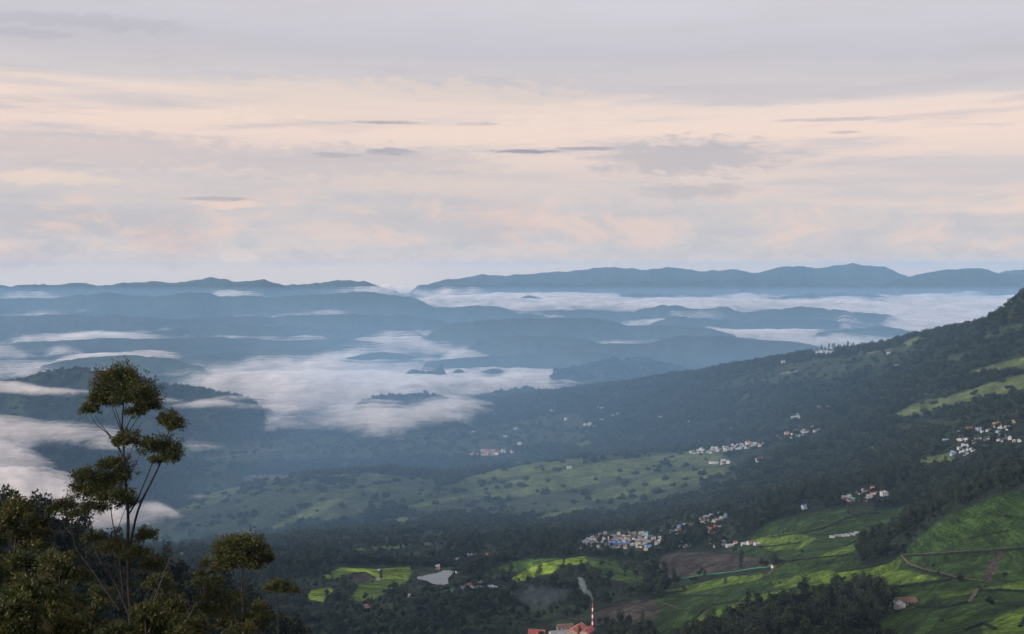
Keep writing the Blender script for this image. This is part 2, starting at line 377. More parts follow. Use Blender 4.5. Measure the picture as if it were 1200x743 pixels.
def ray(px, py, dmin=50, dmax=1e9):
    """distance and height at which the line of sight through a photo point meets the ground"""
    ci = min(max((px - PX[0]) / CSTEP, 0), NC - 1.001)
    i0 = int(ci); fr = ci - i0
    d = D[:, i0] * (1 - fr) + D[:, i0 + 1] * fr
    y = PY[:, i0] * (1 - fr) + PY[:, i0 + 1] * fr
    ok = np.nonzero((y <= py) & (d >= dmin))[0]
    if len(ok) == 0 or d[ok[0]] > dmax: return None
    k = ok[0]
    if k == 0: k = 1
    if y[k - 1] > py and d[k - 1] >= dmin * 0.5:
        t = (y[k - 1] - py) / (y[k - 1] - y[k])
    else: t = 1.0
    dd = d[k - 1] + (d[k] - d[k - 1]) * t
    zz = Z[k - 1, i0] + (Z[k, i0] - Z[k - 1, i0]) * t
    zz = ground(px, dd)
    return ((px - 600) / F * dd, dd, zz)
def ground(px, d):
    ci = min(max((px - PX[0]) / CSTEP, 0), NC - 1.001)
    i0 = int(ci); fr = ci - i0
    return (1 - fr) * np.interp(d, D[:, i0], Z[:, i0]) + fr * np.interp(d, D[:, i0 + 1], Z[:, i0 + 1])
def gz(x, y): return ground(600 + F * x / y, y)

# ------------------------------------------------------------------ land cover (what grows where, some of it toned as sunlit)
def inpoly(poly, px, py):
    p = np.array(poly, float); r = np.zeros(px.shape, bool)
    j = len(p) - 1
    for i in range(len(p)):
        xi, yi = p[i]; xj, yj = p[j]
        cnd = ((yi > py) != (yj > py))
        r ^= cnd & (px < (xj - xi) * (py - yi) / (yj - yi + 1e-12) + xi)
        j = i
    return r
FLOOR, TEA, YOUNG_LIT, SOIL, GRASS, TEA_LIT, SCRUB, MIDG, DRY = range(9)  # tea has two tones: the brighter one paints sunlight on crests and blocks
PAL = np.array([(.018, .025, .015), (.025, .048, .010), (.180, .262, .026), (.054, .044, .035), (.090, .112, .040), (.088, .142, .018), (.034, .044, .023), (.050, .090, .016), (.047, .058, .029)])  # brightest field tone: young crop plus sunlight between cloud shadows, in the colour
POLYS = [   # (class, dmin, dmax, polygon, edge wander in photo px)
 (TEA, 600, 2000, [(770, 760), (762, 706), (790, 690), (860, 676), (908, 668), (905, 655), (870, 650), (850, 640), (880, 632), (895, 614), (949, 602), (967, 598), (1005, 596.5), (1029, 599), (1063, 594), (1062, 606), (1040, 618), (1010, 640), (1000, 655), (1022, 666), (1058, 648), (1085, 622), (1120, 600), (1200, 572), (1420, 520), (1420, 770)], .8),
 (SCRUB, 600, 1300, [(760, 770), (830, 737), (880, 716), (940, 706), (985, 692), (1010, 691), (1035, 700), (1046, 714), (1032, 735), (1005, 765)], 2.5),
 (TEA_LIT, 600, 2000, [(905, 682), (960, 669), (1000, 669), (1040, 661), (1056, 655), (1052, 668), (1010, 680), (950, 686), (910, 690)], 1.2),
 (TEA_LIT, 600, 2000, [(958, 652), (1010, 633), (1060, 608), (1060, 613), (1000, 646), (966, 657)], 1.0),
 (TEA_LIT, 600, 2000, [(1100, 698), (1145, 688), (1141, 694), (1105, 702)], .8),
 (TEA_LIT, 600, 2000, [(1150, 690), (1200, 680), (1240, 676), (1240, 690), (1172, 690)], .8),
 (TEA_LIT, 600, 2000, [(1150, 735), (1180, 718), (1210, 708), (1250, 760), (1160, 760)], 1.0),
 (TEA_LIT, 600, 2100, [(880, 634), (900, 628), (930, 624), (960, 631), (940, 642), (905, 646)], 1.0),
 (TEA_LIT, 600, 2000, [(778, 692), (850, 676), (905, 672), (885, 680), (800, 696)], 1.0),
 (TEA_LIT, 600, 2000, [(812, 726), (866, 705), (922, 689), (926, 692), (872, 710), (824, 728)], .8),
 (TEA_LIT, 600, 2000, [(990, 680), (1060, 668), (1100, 678), (1050, 686)], 1.0),
 (SOIL, 600, 1500, [(1150, 680), (1158, 662), (1168, 646), (1178, 648), (1170, 662), (1160, 682)], 2.0),
 (TEA_LIT, 1300, 2100, [(374, 677.5), (399, 665), (443, 666.5), (481, 664), (479, 679), (449, 697), (430, 705), (410, 703), (421, 685), (407, 678)], .8),
 (YOUNG_LIT, 1300, 2100, [(399, 666), (443, 667), (481, 664), (479, 678), (445, 679), (428, 671), (413, 671)], .8),
 (SOIL, 1300, 2100, [(397, 675.6), (411, 672), (428, 671.5), (439, 678), (422, 684), (408, 678)], .6),
 (YOUNG_LIT, 1300, 2100, [(357, 693), (384, 689), (396, 692), (379, 705), (364, 703)], 1.0),
 (MIDG, 1300, 2000, [(596, 660), (620, 654), (652, 654), (660, 652), (636, 660), (618, 668), (590, 670), (572, 668)], 1.0),
 (YOUNG_LIT, 1300, 2000, [(598, 679), (627, 663), (653, 656), (685, 652), (688, 659), (672, 662), (657, 664), (647, 671), (630, 675), (609, 682)], 1.0),
 (MIDG, 1300, 2000, [(685, 652), (724, 659), (733, 662), (757, 677), (740, 684), (727, 681), (707, 677), (693, 664)], 1.5),
 (SOIL, 1300, 2000, [(759, 661), (773, 652), (797, 646.5), (822, 647), (860, 650), (905, 656), (905, 664), (860, 669), (812, 674), (781, 678), (779, 666)], 1.0),
 (SOIL, 1100, 1600, [(690, 722), (720, 708), (745, 704), (768, 703), (775, 715), (760, 735), (700, 735)], 2.0),
 (DRY, 2300, 4000, [(515, 572), (600, 548), (700, 533), (850, 525), (862, 560), (780, 590), (700, 600), (620, 606), (540, 604), (470, 600)], 4.0),
 (GRASS, 2600, 4000, [(528, 563), (600, 546), (680, 536), (690, 541), (600, 558), (560, 568)], 2.5),
 (GRASS, 2300, 4000, [(555, 576), (640, 554), (740, 537), (800, 530), (846, 529), (840, 545), (790, 547), (720, 563), (640, 579), (580, 584)], 3.0),
 (GRASS, 2300, 4000, [(680, 583), (760, 559), (840, 546), (852, 556), (800, 569), (740, 582), (700, 587)], 3.0),
 (GRASS, 2100, 3200, [(596, 614), (660, 598), (692, 592), (684, 600), (640, 611)], 1.5),
 (DRY, 2300, 4000, [(150, 640), (200, 596), (240, 578), (300, 560), (420, 556), (520, 560), (500, 585), (400, 605), (300, 630)], 4.0),
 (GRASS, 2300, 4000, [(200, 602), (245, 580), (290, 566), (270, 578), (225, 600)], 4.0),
 (GRASS, 2300, 4000, [(318, 622), (340, 606), (360, 592), (400, 584), (390, 596), (345, 614)], 3.0),  # sunlit stripe of the hillside, painted as paler grass
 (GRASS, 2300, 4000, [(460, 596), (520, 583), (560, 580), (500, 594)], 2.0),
 (GRASS, 2000, 4000, [(1035, 492), (1060, 480), (1090, 468), (1200, 439), (1400, 400), (1400, 420), (1200, 456), (1140, 471), (1070, 489)], 3.0),
 (GRASS, 2000, 4000, [(1130, 438), (1200, 417), (1400, 370), (1400, 380), (1200, 431)], 2.0),
 (SCRUB, 2000, 4000, [(980, 512), (1060, 497), (1140, 487), (1132, 494), (1060, 506)], 1.5),
 (GRASS, 1600, 3000, [(1062, 547), (1085, 536), (1115, 530), (1119, 540), (1088, 549)], 1.2),
 (GRASS, 1800, 3200, [(1010, 529), (1022, 523), (1033, 524), (1024, 531)], .8),
 (GRASS, 1600, 3000, [(1180, 527), (1200, 521), (1240, 516), (1240, 526), (1185, 531)], .8),
 (SCRUB, 2800, 5000, [(930, 425), (1000, 418), (1060, 405), (1080, 410), (1000, 440), (900, 452), (840, 452)], 4.0),
 (GRASS, 2800, 5000, [(1055, 402), (1075, 394), (1085, 398), (1060, 407)], 1.0),
 (GRASS, 3200, 5000, [(675, 520), (690, 516), (695, 522), (680, 526)], 1.0),
 (SCRUB, 3800, 5000, [(180, 530), (400, 505), (600, 490), (700, 485), (680, 520), (500, 535), (250, 545)], 5.0),
 (GRASS, 1900, 3000, [(400, 644), (470, 638), (505, 636), (500, 640), (440, 645)], 1.0),
 (GRASS, 1900, 3000, [(430, 612), (470, 606), (500, 608), (470, 616)], 1.5),
]
COVER = np.zeros(D.shape, np.int8)
wx = fbm(X / 40, D / 40, 3); wy = fbm(X / 40 + 50, D / 40 + 50, 3)
wx2 = fbm(X / 160, D / 160, 3); wy2 = fbm(X / 160 + 50, D / 160 + 50, 3)
for (cls, d0, d1, poly, wander) in POLYS:
    big = d0 >= 2000
    jx, jy = (wx2, wy2) if big else (wx, wy)
    m = inpoly(poly, PXg + jx * wander * 3.0, PY + jy * wander) & (D > d0) & (D < d1)
    COVER[m] = cls
# broken open ground on the hazy slopes
brk = fbm(X / 300, D / 300, 4)
COVER[(COVER == FLOOR) & (D > 2600) & (D < 5200) & (brk > 0.30)] = SCRUB
brk2 = fbm(X / 120 + 9, D / 120, 4)
COVER[(COVER == FLOOR) & (D > 1150) & (D < 2300) & (PXg < 860) & (brk2 > 0.08)] = SCRUB
colv = PAL[COVER]
# soften class edges a little
def blur2(a):
    p = np.pad(a, ((1, 1), (1, 1), (0, 0)), mode='edge')
    return (p[1:-1, 1:-1] * 4 + p[:-2, 1:-1] + p[2:, 1:-1] + p[1:-1, :-2] + p[1:-1, 2:]) / 8
colv = blur2(colv)
hillc = np.array((.030, .040, .026)); plainc = np.array((.045, .055, .035))
farw = sstep(D, 5000, 6000)[..., None]
fn = np.clip(fbm(X / 700, D / 700, 4) + 0.4, 0, 1)[..., None]
colv = colv * (1 - farw) + (hillc * (1 - fn) + plainc * fn) * farw
isopen = np.isin(COVER, (TEA, YOUNG_LIT, TEA_LIT, SOIL, MIDG)).astype(np.float32)

def mesh_obj(name, verts, faces, mat, parent=None, smooth=False):
    me = bpy.data.meshes.new(name)
    if isinstance(verts, np.ndarray) and isinstance(faces, np.ndarray):
        nv, nf, k = len(verts), len(faces), faces.shape[1]
        me.vertices.add(nv); me.vertices.foreach_set('co', verts.astype(np.float32).ravel())
        me.loops.add(nf * k); me.loops.foreach_set('vertex_index', faces.astype(np.int32).ravel())
        me.polygons.add(nf); me.polygons.foreach_set('loop_start', (np.arange(nf) * k).astype(np.int32))
        me.update(calc_edges=True)
    else:
        me.from_pydata(verts, [], faces); me.update()
    if smooth: me.polygons.foreach_set('use_smooth', np.ones(len(me.polygons), bool))
    if mat: me.materials.append(mat)
    o = bpy.data.objects.new(name, me); COL.objects.link(o)
    if parent: o.parent = parent
    return o
def outward(o):
    import bmesh
    bm = bmesh.new(); bm.from_mesh(o.data); bmesh.ops.recalc_face_normals(bm, faces=bm.faces); bm.to_mesh(o.data); bm.free()
    return o
def struct(o): o['kind'] = 'structure'; return o
def stuff(o): o['kind'] = 'stuff'; return o
def tag(o, label, cat, group=None):
    o['label'] = label; o['category'] = cat
    if group: o['group'] = group
    return o
def empty(name, loc, rz=0.0):
    o = bpy.data.objects.new(name, None); COL.objects.link(o)
    o.location = loc; o.rotation_euler = (0, 0, rz); o.empty_display_size = 0.3
    return o
def new_mat(name):
    m = bpy.data.materials.new(name); m.use_nodes = True
    return m, NT(m.node_tree)
def out(nt, shader, disp=None):
    o = nt.n('ShaderNodeOutputMaterial'); nt.l(shader, o.inputs['Surface'])
def principled(nt, color, rough=0.8, spec=0.3, normal=None, metallic=0.0):
    p = nt.n('ShaderNodeBsdfPrincipled')
    nt.put(p.inputs['Base Color'], color)
    p.inputs['Roughness'].default_value = rough
    p.inputs['Specular IOR Level'].default_value = spec
    p.inputs['Metallic'].default_value = metallic
    if normal is not None: nt.l(normal, p.inputs['Normal'])
    return p
def simple_mat(name, color, rough=0.75, var=0.2, scale=0.6, spec=0.25, objrand=0.0):
    m, nt = new_mat(name)
    g = nt.n('ShaderNodeNewGeometry')
    nz = nt.noise(g.outputs['Position'], scale, 5, 0.6)
    c1 = tuple(v * (1 - var) for v in color); c2 = tuple(min(1, v * (1 + var)) for v in color)
    cc = nt.mix(nt.smooth(nz, 0.3, 0.7), c1, c2)
    if objrand:
        oi = nt.n('ShaderNodeObjectInfo')
        h = nt.n('ShaderNodeHueSaturation')
        nt.l(nt.smooth(oi.outputs['Random'], 0, 1, 1 - objrand, 1 + objrand), h.inputs['Value'])
        nt.l(cc, h.inputs['Color']); cc = h.outputs[0]
    out(nt, principled(nt, cc, rough, spec).outputs[0])
    return m

# terrain material
mt, nt = new_mat('land')
g = nt.n('ShaderNodeNewGeometry'); pos = g.outputs['Position']
vc = nt.n('ShaderNodeAttribute', attribute_name='cover')
op = nt.n('ShaderNodeAttribute', attribute_name='open_field')
n1 = nt.noise(pos, 0.02, 6, 0.65)
n2 = nt.noise(pos, 0.28, 3, 0.6)
n3 = nt.noise(pos, 0.085, 5, 0.7)
v = nt.math('MULTIPLY', nt.smooth(n1, 0.30, 0.72, 0.58, 1.42), nt.smooth(n2, 0.30, 0.70, 0.68, 1.30))
v = nt.math('MULTIPLY', v, nt.smooth(n3, 0.33, 0.66, 0.70, 1.28))
mpr = nt.n('ShaderNodeMapping'); nt.l(pos, mpr.inputs['Vector']); mpr.inputs['Scale'].default_value = (.014, .014, .26)
rows = nt.noise(mpr.outputs[0], 1.0, 5, .62, .5)
mpr2 = nt.n('ShaderNodeMapping'); nt.l(pos, mpr2.inputs['Vector']); mpr2.inputs['Scale'].default_value = (.02, .02, .95)
rows2 = nt.noise(mpr2.outputs[0], 1.0, 4, .6, .4)
rows = nt.math('ADD', nt.math('MULTIPLY', rows, .55), nt.math('MULTIPLY', rows2, .45))
v = nt.math('MULTIPLY', v, nt.mix(op.outputs['Fac'], (1, 1, 1), nt.comb(*[nt.smooth(rows, .38, .62, .52, 1.50)] * 3)))
cc = nt.mix(1.0, vc.outputs['Color'], nt.comb(v, v, v), 'MULTIPLY')
cc = nt.mix(nt.math('MULTIPLY', nt.smooth(n3, 0.55, 0.75), 0.30), cc, nt.mix(1.0, cc, (1.5, 0.95, 0.7), 'MULTIPLY'))
bmp = nt.n('ShaderNodeBump'); bmp.inputs['Strength'].default_value = 0.75; bmp.inputs['Distance'].default_value = 3.0
nt.l(nt.math('ADD', nt.math('MULTIPLY', n2, 0.6), n3), bmp.inputs['Height'])
out(nt, principled(nt, cc, 0.9, 0.12, bmp.outputs[0]).outputs[0])

verts = np.stack([X, D, Z], -1).reshape(-1, 3)
idx = np.arange(NR * NC).reshape(NR, NC)
quads = np.stack([idx[:-1, :-1], idx[:-1, 1:], idx[1:, 1:], idx[1:, :-1]], -1).reshape(-1, 4)
terrain = struct(mesh_obj('terrain', verts, quads, mt, smooth=True))
ca = terrain.data.color_attributes.new('cover', 'FLOAT_COLOR', 'POINT')
ca.data.foreach_set('color', np.concatenate([colv.reshape(-1, 3), np.ones((NR * NC, 1))], 1).astype(np.float32).ravel())
oa = terrain.data.attributes.new('open_field', 'FLOAT', 'POINT')
oa.data.foreach_set('value', isopen.ravel())

# plain all round, below the modelled land
gm = simple_mat('plain_land', (.035, .045, .03), .95, .3, .002)
ang = np.linspace(0, 2 * np.pi, 97)[:-1]
ring = [[(r * math.cos(a), r * math.sin(a), -900.0) for a in ang] for r in (500, 6000, 19000)]
gv = [(0, 0, -900.0)] + [p for r_ in ring for p in r_]
gf = [(0, 1 + i, 1 + (i + 1) % 96) for i in range(96)]
for k in range(2):
    gf += [(1 + k * 96 + i, 1 + (k + 1) * 96 + i, 1 + (k + 1) * 96 + (i + 1) % 96, 1 + k * 96 + (i + 1) % 96) for i in range(96)]
struct(mesh_obj('ground', gv, gf, gm))

# ------------------------------------------------------------------ pond
wm, nt = new_mat('pond_water')
g = nt.n('ShaderNodeNewGeometry')
b = nt.n('ShaderNodeBump'); b.inputs['Strength'].default_value = 0.12; b.inputs['Distance'].default_value = 0.2
nt.l(nt.noise(g.outputs['Position'], 0.35, 3), b.inputs['Height'])
pw = principled(nt, (.10, .11, .10), 0.06, 1.0, b.outputs[0]); pw.inputs['IOR'].default_value = 1.33
pw.inputs['Metallic'].default_value = 0.0
out(nt, pw.outputs[0])
pond_px = [(494, 675.5), (503, 673), (512, 671.6), (519, 668.6), (526, 668.4), (533, 669.6), (530, 673), (525, 677.5), (525.5, 684), (517, 686), (506, 684), (500, 680.5), (492, 679), (483, 677.5), (485, 676)]
pv = []
for i in range(len(pond_px)):
    a = pond_px[i]; b_ = pond_px[(i + 1) % len(pond_px)]
    for t in (0, .33, .66):
        qx, qy = a[0] + (b_[0] - a[0]) * t, a[1] + (b_[1] - a[1]) * t
        qx += random.uniform(-.3, .3); qy += random.uniform(-.15, .15)
        d = -POND_Z * F / (qy - HOR)
        pv.append(((qx - 600) / F * d, d, POND_Z))
struct(mesh_obj('pond', pv, [tuple(range(len(pv)))], wm))

# ------------------------------------------------------------------ paths between the tea blocks
def ribbon(name, pts, width, mat, lift=0.35, wob=0.3, crown=.15):
    P = []
    for i in range(len(pts) - 1):
        (ax, ay), (bx, by) = pts[i], pts[i + 1]
        n = max(2, int(math.hypot(bx - ax, by - ay) / 1.5))
        for k in range(n + (i == len(pts) - 2)):
            t = k / n
            P.append((ax + (bx - ax) * t, ay + (by - ay) * t))
    W = []
    for (qx, qy) in P:
        h = ray(qx, qy, 550)
        if h: W.append(Vector(h))
    if len(W) < 3: return None
    # smooth plan shape
    for _ in range(2):
        W = [W[0]] + [(W[i - 1] + W[i] * 2 + W[i + 1]) / 4 for i in range(1, len(W) - 1)] + [W[-1]]
    vs, fs = [], []
    for i, p in enumerate(W):
        t = (W[min(i + 1, len(W) - 1)] - W[max(i - 1, 0)]); t.z = 0
        if t.length < 1e-6: t = Vector((1, 0, 0))
        t.normalize(); nrm = Vector((-t.y, t.x, 0))
        ww = width * (1 + random.uniform(-wob, wob))
        for s in (-.5, 0, .5):
            q = p + nrm * ww * s
            vs.append((q.x, q.y, gz(q.x, q.y) + lift + (crown * random.uniform(.7, 1.3) if s == 0 else 0)))
        if i:
            a = 3 * (i - 1); b_ = 3 * i
            fs += [(a, a + 1, b_ + 1, b_), (a + 1, a + 2, b_ + 2, b_ + 1)]
    return struct(mesh_obj(name, vs, fs, mat, smooth=True))
dirt = simple_mat('dirt', (.10, .078, .055), .95, .3, .15)
darkpath = simple_mat('dark_hedge', (.008, .013, .007), .95, .3, .3)
for pts, wd in [
    ([(1055, 650), (1064.7, 660.6), (1082, 667), (1109, 673), (1122, 677), (1153, 681)], 2.8),
    ([(1060, 650), (1100, 648), (1144, 645), (1200, 641), (1260, 636)], 1.9),
    ([(1135, 706), (1142, 697), (1145.5, 690)], 4.2),
    ([(813, 730), (822, 722), (830, 716)], 2.8),
    ([(1054.5, 597), (1059, 599), (1066.5, 601)], 5.0),
    ([(772, 705), (798, 714)], 2.2),
    ([(653, 715), (693, 714), (720, 709), (742, 705)], 2.6),
    ([(898, 675), (906, 668), (907, 662)], 4.5),
    ([(1068, 713), (1076, 711.5)], 3.5)]:
    ribbon('dirt_path', pts, wd * .72, dirt)
for pts, wd in [
    ([(764, 702), (780, 697), (800, 693)], 2.0),
    ([(770, 701), (800, 699), (826, 698), (846, 699)], 2.0),
    ([(812, 727), (824, 716), (836, 708)], 2.4),
    ([(836, 710), (864, 704), (884, 706), (908, 706), (930, 704), (940, 703.6)], 2.2),
    ([(918, 694), (930, 702), (940, 703.6), (962, 698), (976, 686), (990, 677)], 2.4),
    ([(980, 686.6), (1020, 687.5), (1057, 687.6), (1088, 684), (1115, 680)], 2.2),
    ([(1072, 711.6), (1115, 711), (1134, 706)], 2.6),
    ([(1147, 693), (1172, 692), (1200, 694), (1250, 698)], 2.4),
    ([(1130, 738.6), (1153, 731), (1167, 738)], 2.2),
    ([(1055, 650), (1040, 660), (1022, 665), (1009, 667), (980, 671)], 2.8),
    ([(1060, 652), (1100, 650.5), (1144, 647.5), (1200, 643.5)], 1.8),
    ([(1066, 664), (1082, 670), (1109, 676), (1130, 681)], 1.8),
    ([(1135, 632), (1160, 626), (1182, 622)], 1.6),
    ([(870, 640), (900, 641), (940, 636)], 2.0),
    ([(960, 622), (985, 610), (1010, 603), (1030, 601)], 2.6),
    ([(900, 630), (945, 624), (985, 613)], 2.2),
    ([(990, 640), (1018, 628), (1045, 612)], 2.4),
    ([(900, 660), (950, 655), (1000, 650)], 2.0),
    ([(410, 677), (413, 672), (428, 671), (440, 678)], 3.2),
    ([(446, 667.5), (447, 678)], 2.6),
    ([(1195, 735), (1205, 720), (1230, 706)], 2.4)]:
    ribbon('hedge_bank', pts, wd * 1.5, darkpath, .3, .3, 1.3)
roadm = simple_mat('road_earth', (.13, .11, .10), .95, .25, .02)
for pts, wd in [
    ([(200, 545), (260, 536), (310, 529), (360, 523), (400, 516)], 9), ([(285, 562), (360, 558), (430, 556), (480, 559)], 7),
    ([(915, 438), (935, 435.5)], 9), ([(1000, 416), (1025, 413), (1045, 409.5)], 7)]:
    ribbon('hill_road', pts, wd, roadm, 0.8)

# ------------------------------------------------------------------ foliage prototypes
def leaf_mat(name, cols, var=0.35, objrand=0.25, trans=0.25):
    m, nt = new_mat(name)
    at = nt.n('ShaderNodeAttribute', attribute_name='tint')
    g = nt.n('ShaderNodeNewGeometry')
    oi = nt.n('ShaderNodeObjectInfo')
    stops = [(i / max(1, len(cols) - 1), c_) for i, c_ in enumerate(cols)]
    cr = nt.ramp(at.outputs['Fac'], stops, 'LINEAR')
    h = nt.n('ShaderNodeHueSaturation')
    nt.l(nt.smooth(oi.outputs['Random'], 0, 1, 1 - objrand, 1 + objrand), h.inputs['Value'])
    hr = nt.math('FRACT', nt.math('MULTIPLY', oi.outputs['Random'], 7.31))
    nt.l(nt.math('ADD', 0.485, nt.math('MULTIPLY', hr, 0.03)), h.inputs['Hue'])
    nt.l(cr, h.inputs['Color'])
    p = principled(nt, h.outputs[0], 0.55, 0.25)
    tr = nt.n('ShaderNodeBsdfTranslucent'); nt.l(h.outputs[0], tr.inputs['Color'])
    mx = nt.n('ShaderNodeMixShader'); mx.inputs[0].default_value = trans
    nt.l(p.outputs[0], mx.inputs[1]); nt.l(tr.outputs[0], mx.inputs[2])
    out(nt, mx.outputs[0])
    return m
bark = simple_mat('bark', (.028, .022, .019), .9, .35, 3.0)
bark_pale = simple_mat('pale_bark', (.05, .044, .038), .9, .3, 3.0)
wood_leaf = leaf_mat('wood_foliage', [(.012, .018, .011), (.025, .033, .018), (.066, .070, .034)], objrand=.5)
euc_leaf = leaf_mat('gum_foliage', [(.024, .034, .011), (.050, .060, .017), (.080, .080, .022), (.105, .066, .024)], objrand=.12, trans=.3)
yel_leaf = leaf_mat('yellow_green_foliage', [(.021, .028, .008), (.046, .053, .012), (.088, .088, .017), (.095, .062, .019)], objrand=.18, trans=.3)

def leaf_cloud(n, sampler, length, width, seed, droop=0.3):
    """n narrow leaves (quads) at sampled points -> verts, faces, tints"""
    r = np.random.default_rng(seed)
    P, O, T = sampler(r, n)              # positions, outward directions, tint 0..1
    dirs = r.normal(size=(n, 3)); dirs /= np.linalg.norm(dirs, axis=1)[:, None]
    dirs = dirs * 0.8 + O * 0.7; dirs[:, 2] -= droop
    dirs /= np.linalg.norm(dirs, axis=1)[:, None]
    s = np.cross(dirs, r.normal(size=(n, 3))); s /= np.linalg.norm(s, axis=1)[:, None] + 1e-9
    L = length * r.uniform(.6, 1.3, (n, 1)); Wd = width * r.uniform(.6, 1.3, (n, 1))
    a = P; b_ = P + dirs * L * .45 + s * Wd * .5; c_ = P + dirs * L; d = P + dirs * L * .45 - s * Wd * .5
    vs = np.stack([a, b_, c_, d], 1).reshape(-1, 3)
    fs = np.arange(4 * n).reshape(-1, 4)
    return vs, fs, np.repeat(T, 4)
def ellipsoid_sampler(c, rad, flat=0.0, fill=0.5):
    c = np.array(c); rad = np.array(rad)
    def f_(r, n):
        v = r.normal(size=(n, 3)); v /= np.linalg.norm(v, axis=1)[:, None]
        v[:, 2] = np.where(v[:, 2] < 0, v[:, 2] * (1 - flat), v[:, 2])
        rr = r.uniform(fill, 1.0, (n, 1)) ** 0.6
        lump = 1 + 0.22 * np.sin(v[:, :1] * 5.1 + 1) * np.cos(v[:, 1:2] * 4.3 + 2) + .15 * np.sin(v[:, 2:] * 7)
        P = c + v * rr * rad * lump
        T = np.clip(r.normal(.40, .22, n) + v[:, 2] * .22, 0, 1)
        return P, v, T
    return f_
def set_tint(o, T):
    a = o.data.attributes.new('tint', 'FLOAT', 'POINT')
    a.data.foreach_set('value', T.astype(np.float32))
def tube(pts, radii, sides=6):
    vs, fs = [], []
    pts = [Vector(p) for p in pts]
    for i, p in enumerate(pts):
        t = (pts[min(i + 1, len(pts) - 1)] - pts[max(i - 1, 0)]).normalized()
        a = t.cross(Vector((.3, .9, .1))).normalized(); b_ = t.cross(a)
        for k in range(sides):
            an = 2 * math.pi * k / sides
            vs.append(tuple(p + (a * math.cos(an) + b_ * math.sin(an)) * radii[i]))
        if i:
            for k in range(sides):
                fs.append(((i - 1) * sides + k, (i - 1) * sides + (k + 1) % sides, i * sides + (k + 1) % sides, i * sides + k))
    fs.append(tuple(range((len(pts) - 1) * sides, len(pts) * sides)))
    return vs, fs
def join(parts):
    V, Fc, o = [], [], 0
    for vs, fs in parts:
        V += list(vs); Fc += [tuple(i + o for i in f_) for f_ in fs]; o += len(vs)
    return V, Fc
def mesh_of(o):
    me = o.data; COL.objects.unlink(o); bpy.data.objects.remove(o); return me

# medium-distance tree kinds: (trunk mesh, crown mesh), all modelled in metres
def wood_tree(seed, h, lobes, n, leaf, size, mat=None):
    r = random.Random(seed)
    lean = (r.uniform(-.3, .3), r.uniform(-.3, .3))
    tv, tf = tube([(0, 0, -1.5), (lean[0] * .4, lean[1] * .4, h * .35), (lean[0], lean[1], h * .78)], [h * .022, h * .016, h * .006])
    parts = [(tv, tf)]
    Vs, Fs, Ts, o = [], [], [], 0
    for (cx, cy, cz, rx, rz) in lobes:
        parts.append(tube([(lean[0] * .5, lean[1] * .5, h * .4), (cx * .6, cy * .6, cz * .5 + h * .22), (cx, cy, cz)], [h * .010, h * .007, h * .003], 4))
        k = max(30, int(n * (rx * rx) / sum(l[3] ** 2 for l in lobes)))
        v, f_, t = leaf_cloud(k, ellipsoid_sampler((cx, cy, cz), (rx, rx, rz), .35, .35), leaf, size, r.randrange(10**6))
        Vs.append(v); Fs.append(f_ + o); Ts.append(t); o += len(v)
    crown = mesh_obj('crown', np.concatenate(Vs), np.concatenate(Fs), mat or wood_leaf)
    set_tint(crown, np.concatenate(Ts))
    trunk = mesh_obj('trunk', *join(parts), bark)
    return mesh_of(trunk), mesh_of(crown)
def rand_lobes(seed, h, wd, n, low=.45):
    r = random.Random(seed); L = []
    for i in range(n):
        a = 2 * math.pi * i / n + r.uniform(-.5, .5); q = r.uniform(.2, .62) * wd / 2
        L.append((q * math.cos(a), q * math.sin(a), h * r.uniform(low, .84), wd * r.uniform(.20, .32), h * r.uniform(.10, .18)))
    L.append((0, 0, h * .88, wd * .25, h * .12))
    return L
KINDS = []
for sd, h, wd, nl in [(1, 12, 10, 6), (2, 14, 9, 6), (3, 10, 10, 5), (4, 16, 8, 6)]:
    KINDS.append((wood_tree(sd, h, rand_lobes(sd, h, wd, nl), 520, 1.25, .85), h))
for sd, h, wd in [(11, 22, 4.6), (12, 20, 5.2)]:      # slender gum trees
    r = random.Random(sd)
    L = [(r.uniform(-1, 1), r.uniform(-1, 1), h * z, wd * (.50 - .30 * abs(z - .62)), h * .075) for z in (.42, .52, .62, .72, .82, .92)]
    KINDS.append((wood_tree(sd, h, L, 420, 1.2, .7), h))

proto = bpy.data.collections.new('wood_kinds')      # not linked to the scene: sources for the wood's instances
for i, ((tm, cm), h) in enumerate(KINDS):
    o = bpy.data.objects.new(f'a_kind_{i}', cm); proto.objects.link(o)
# clumps of crowns for slopes further off
clump_col = bpy.data.collections.new('clump_kinds')
def clump(seed, n_trees, spread):
    r = random.Random(seed); Vs, Fs, Ts, o = [], [], [], 0
    for i in range(n_trees):
        a = r.uniform(0, 6.28); q = spread * math.sqrt(r.random())
        h = r.uniform(7, 13); rx = r.uniform(3.0, 5.0)
        if r.random() < .12: h *= 1.5; rx *= .55
        v, f_, t = leaf_cloud(46, ellipsoid_sampler((q * math.cos(a), q * math.sin(a), h * .62), (rx, rx, h * .40), .2, .5), 2.9, 2.3, r.randrange(10**6))
        t = np.clip(t + r.uniform(-.25, .25), 0, 1)
        Vs.append(v); Fs.append(f_ + o); Ts.append(t); o += len(v)
    ob = mesh_obj('clump', np.concatenate(Vs), np.concatenate(Fs), wood_leaf)
    set_tint(ob, np.concatenate(Ts)); COL.objects.unlink(ob); clump_col.objects.link(ob)
for sd in range(5): clump(100 + sd, 9, 11)

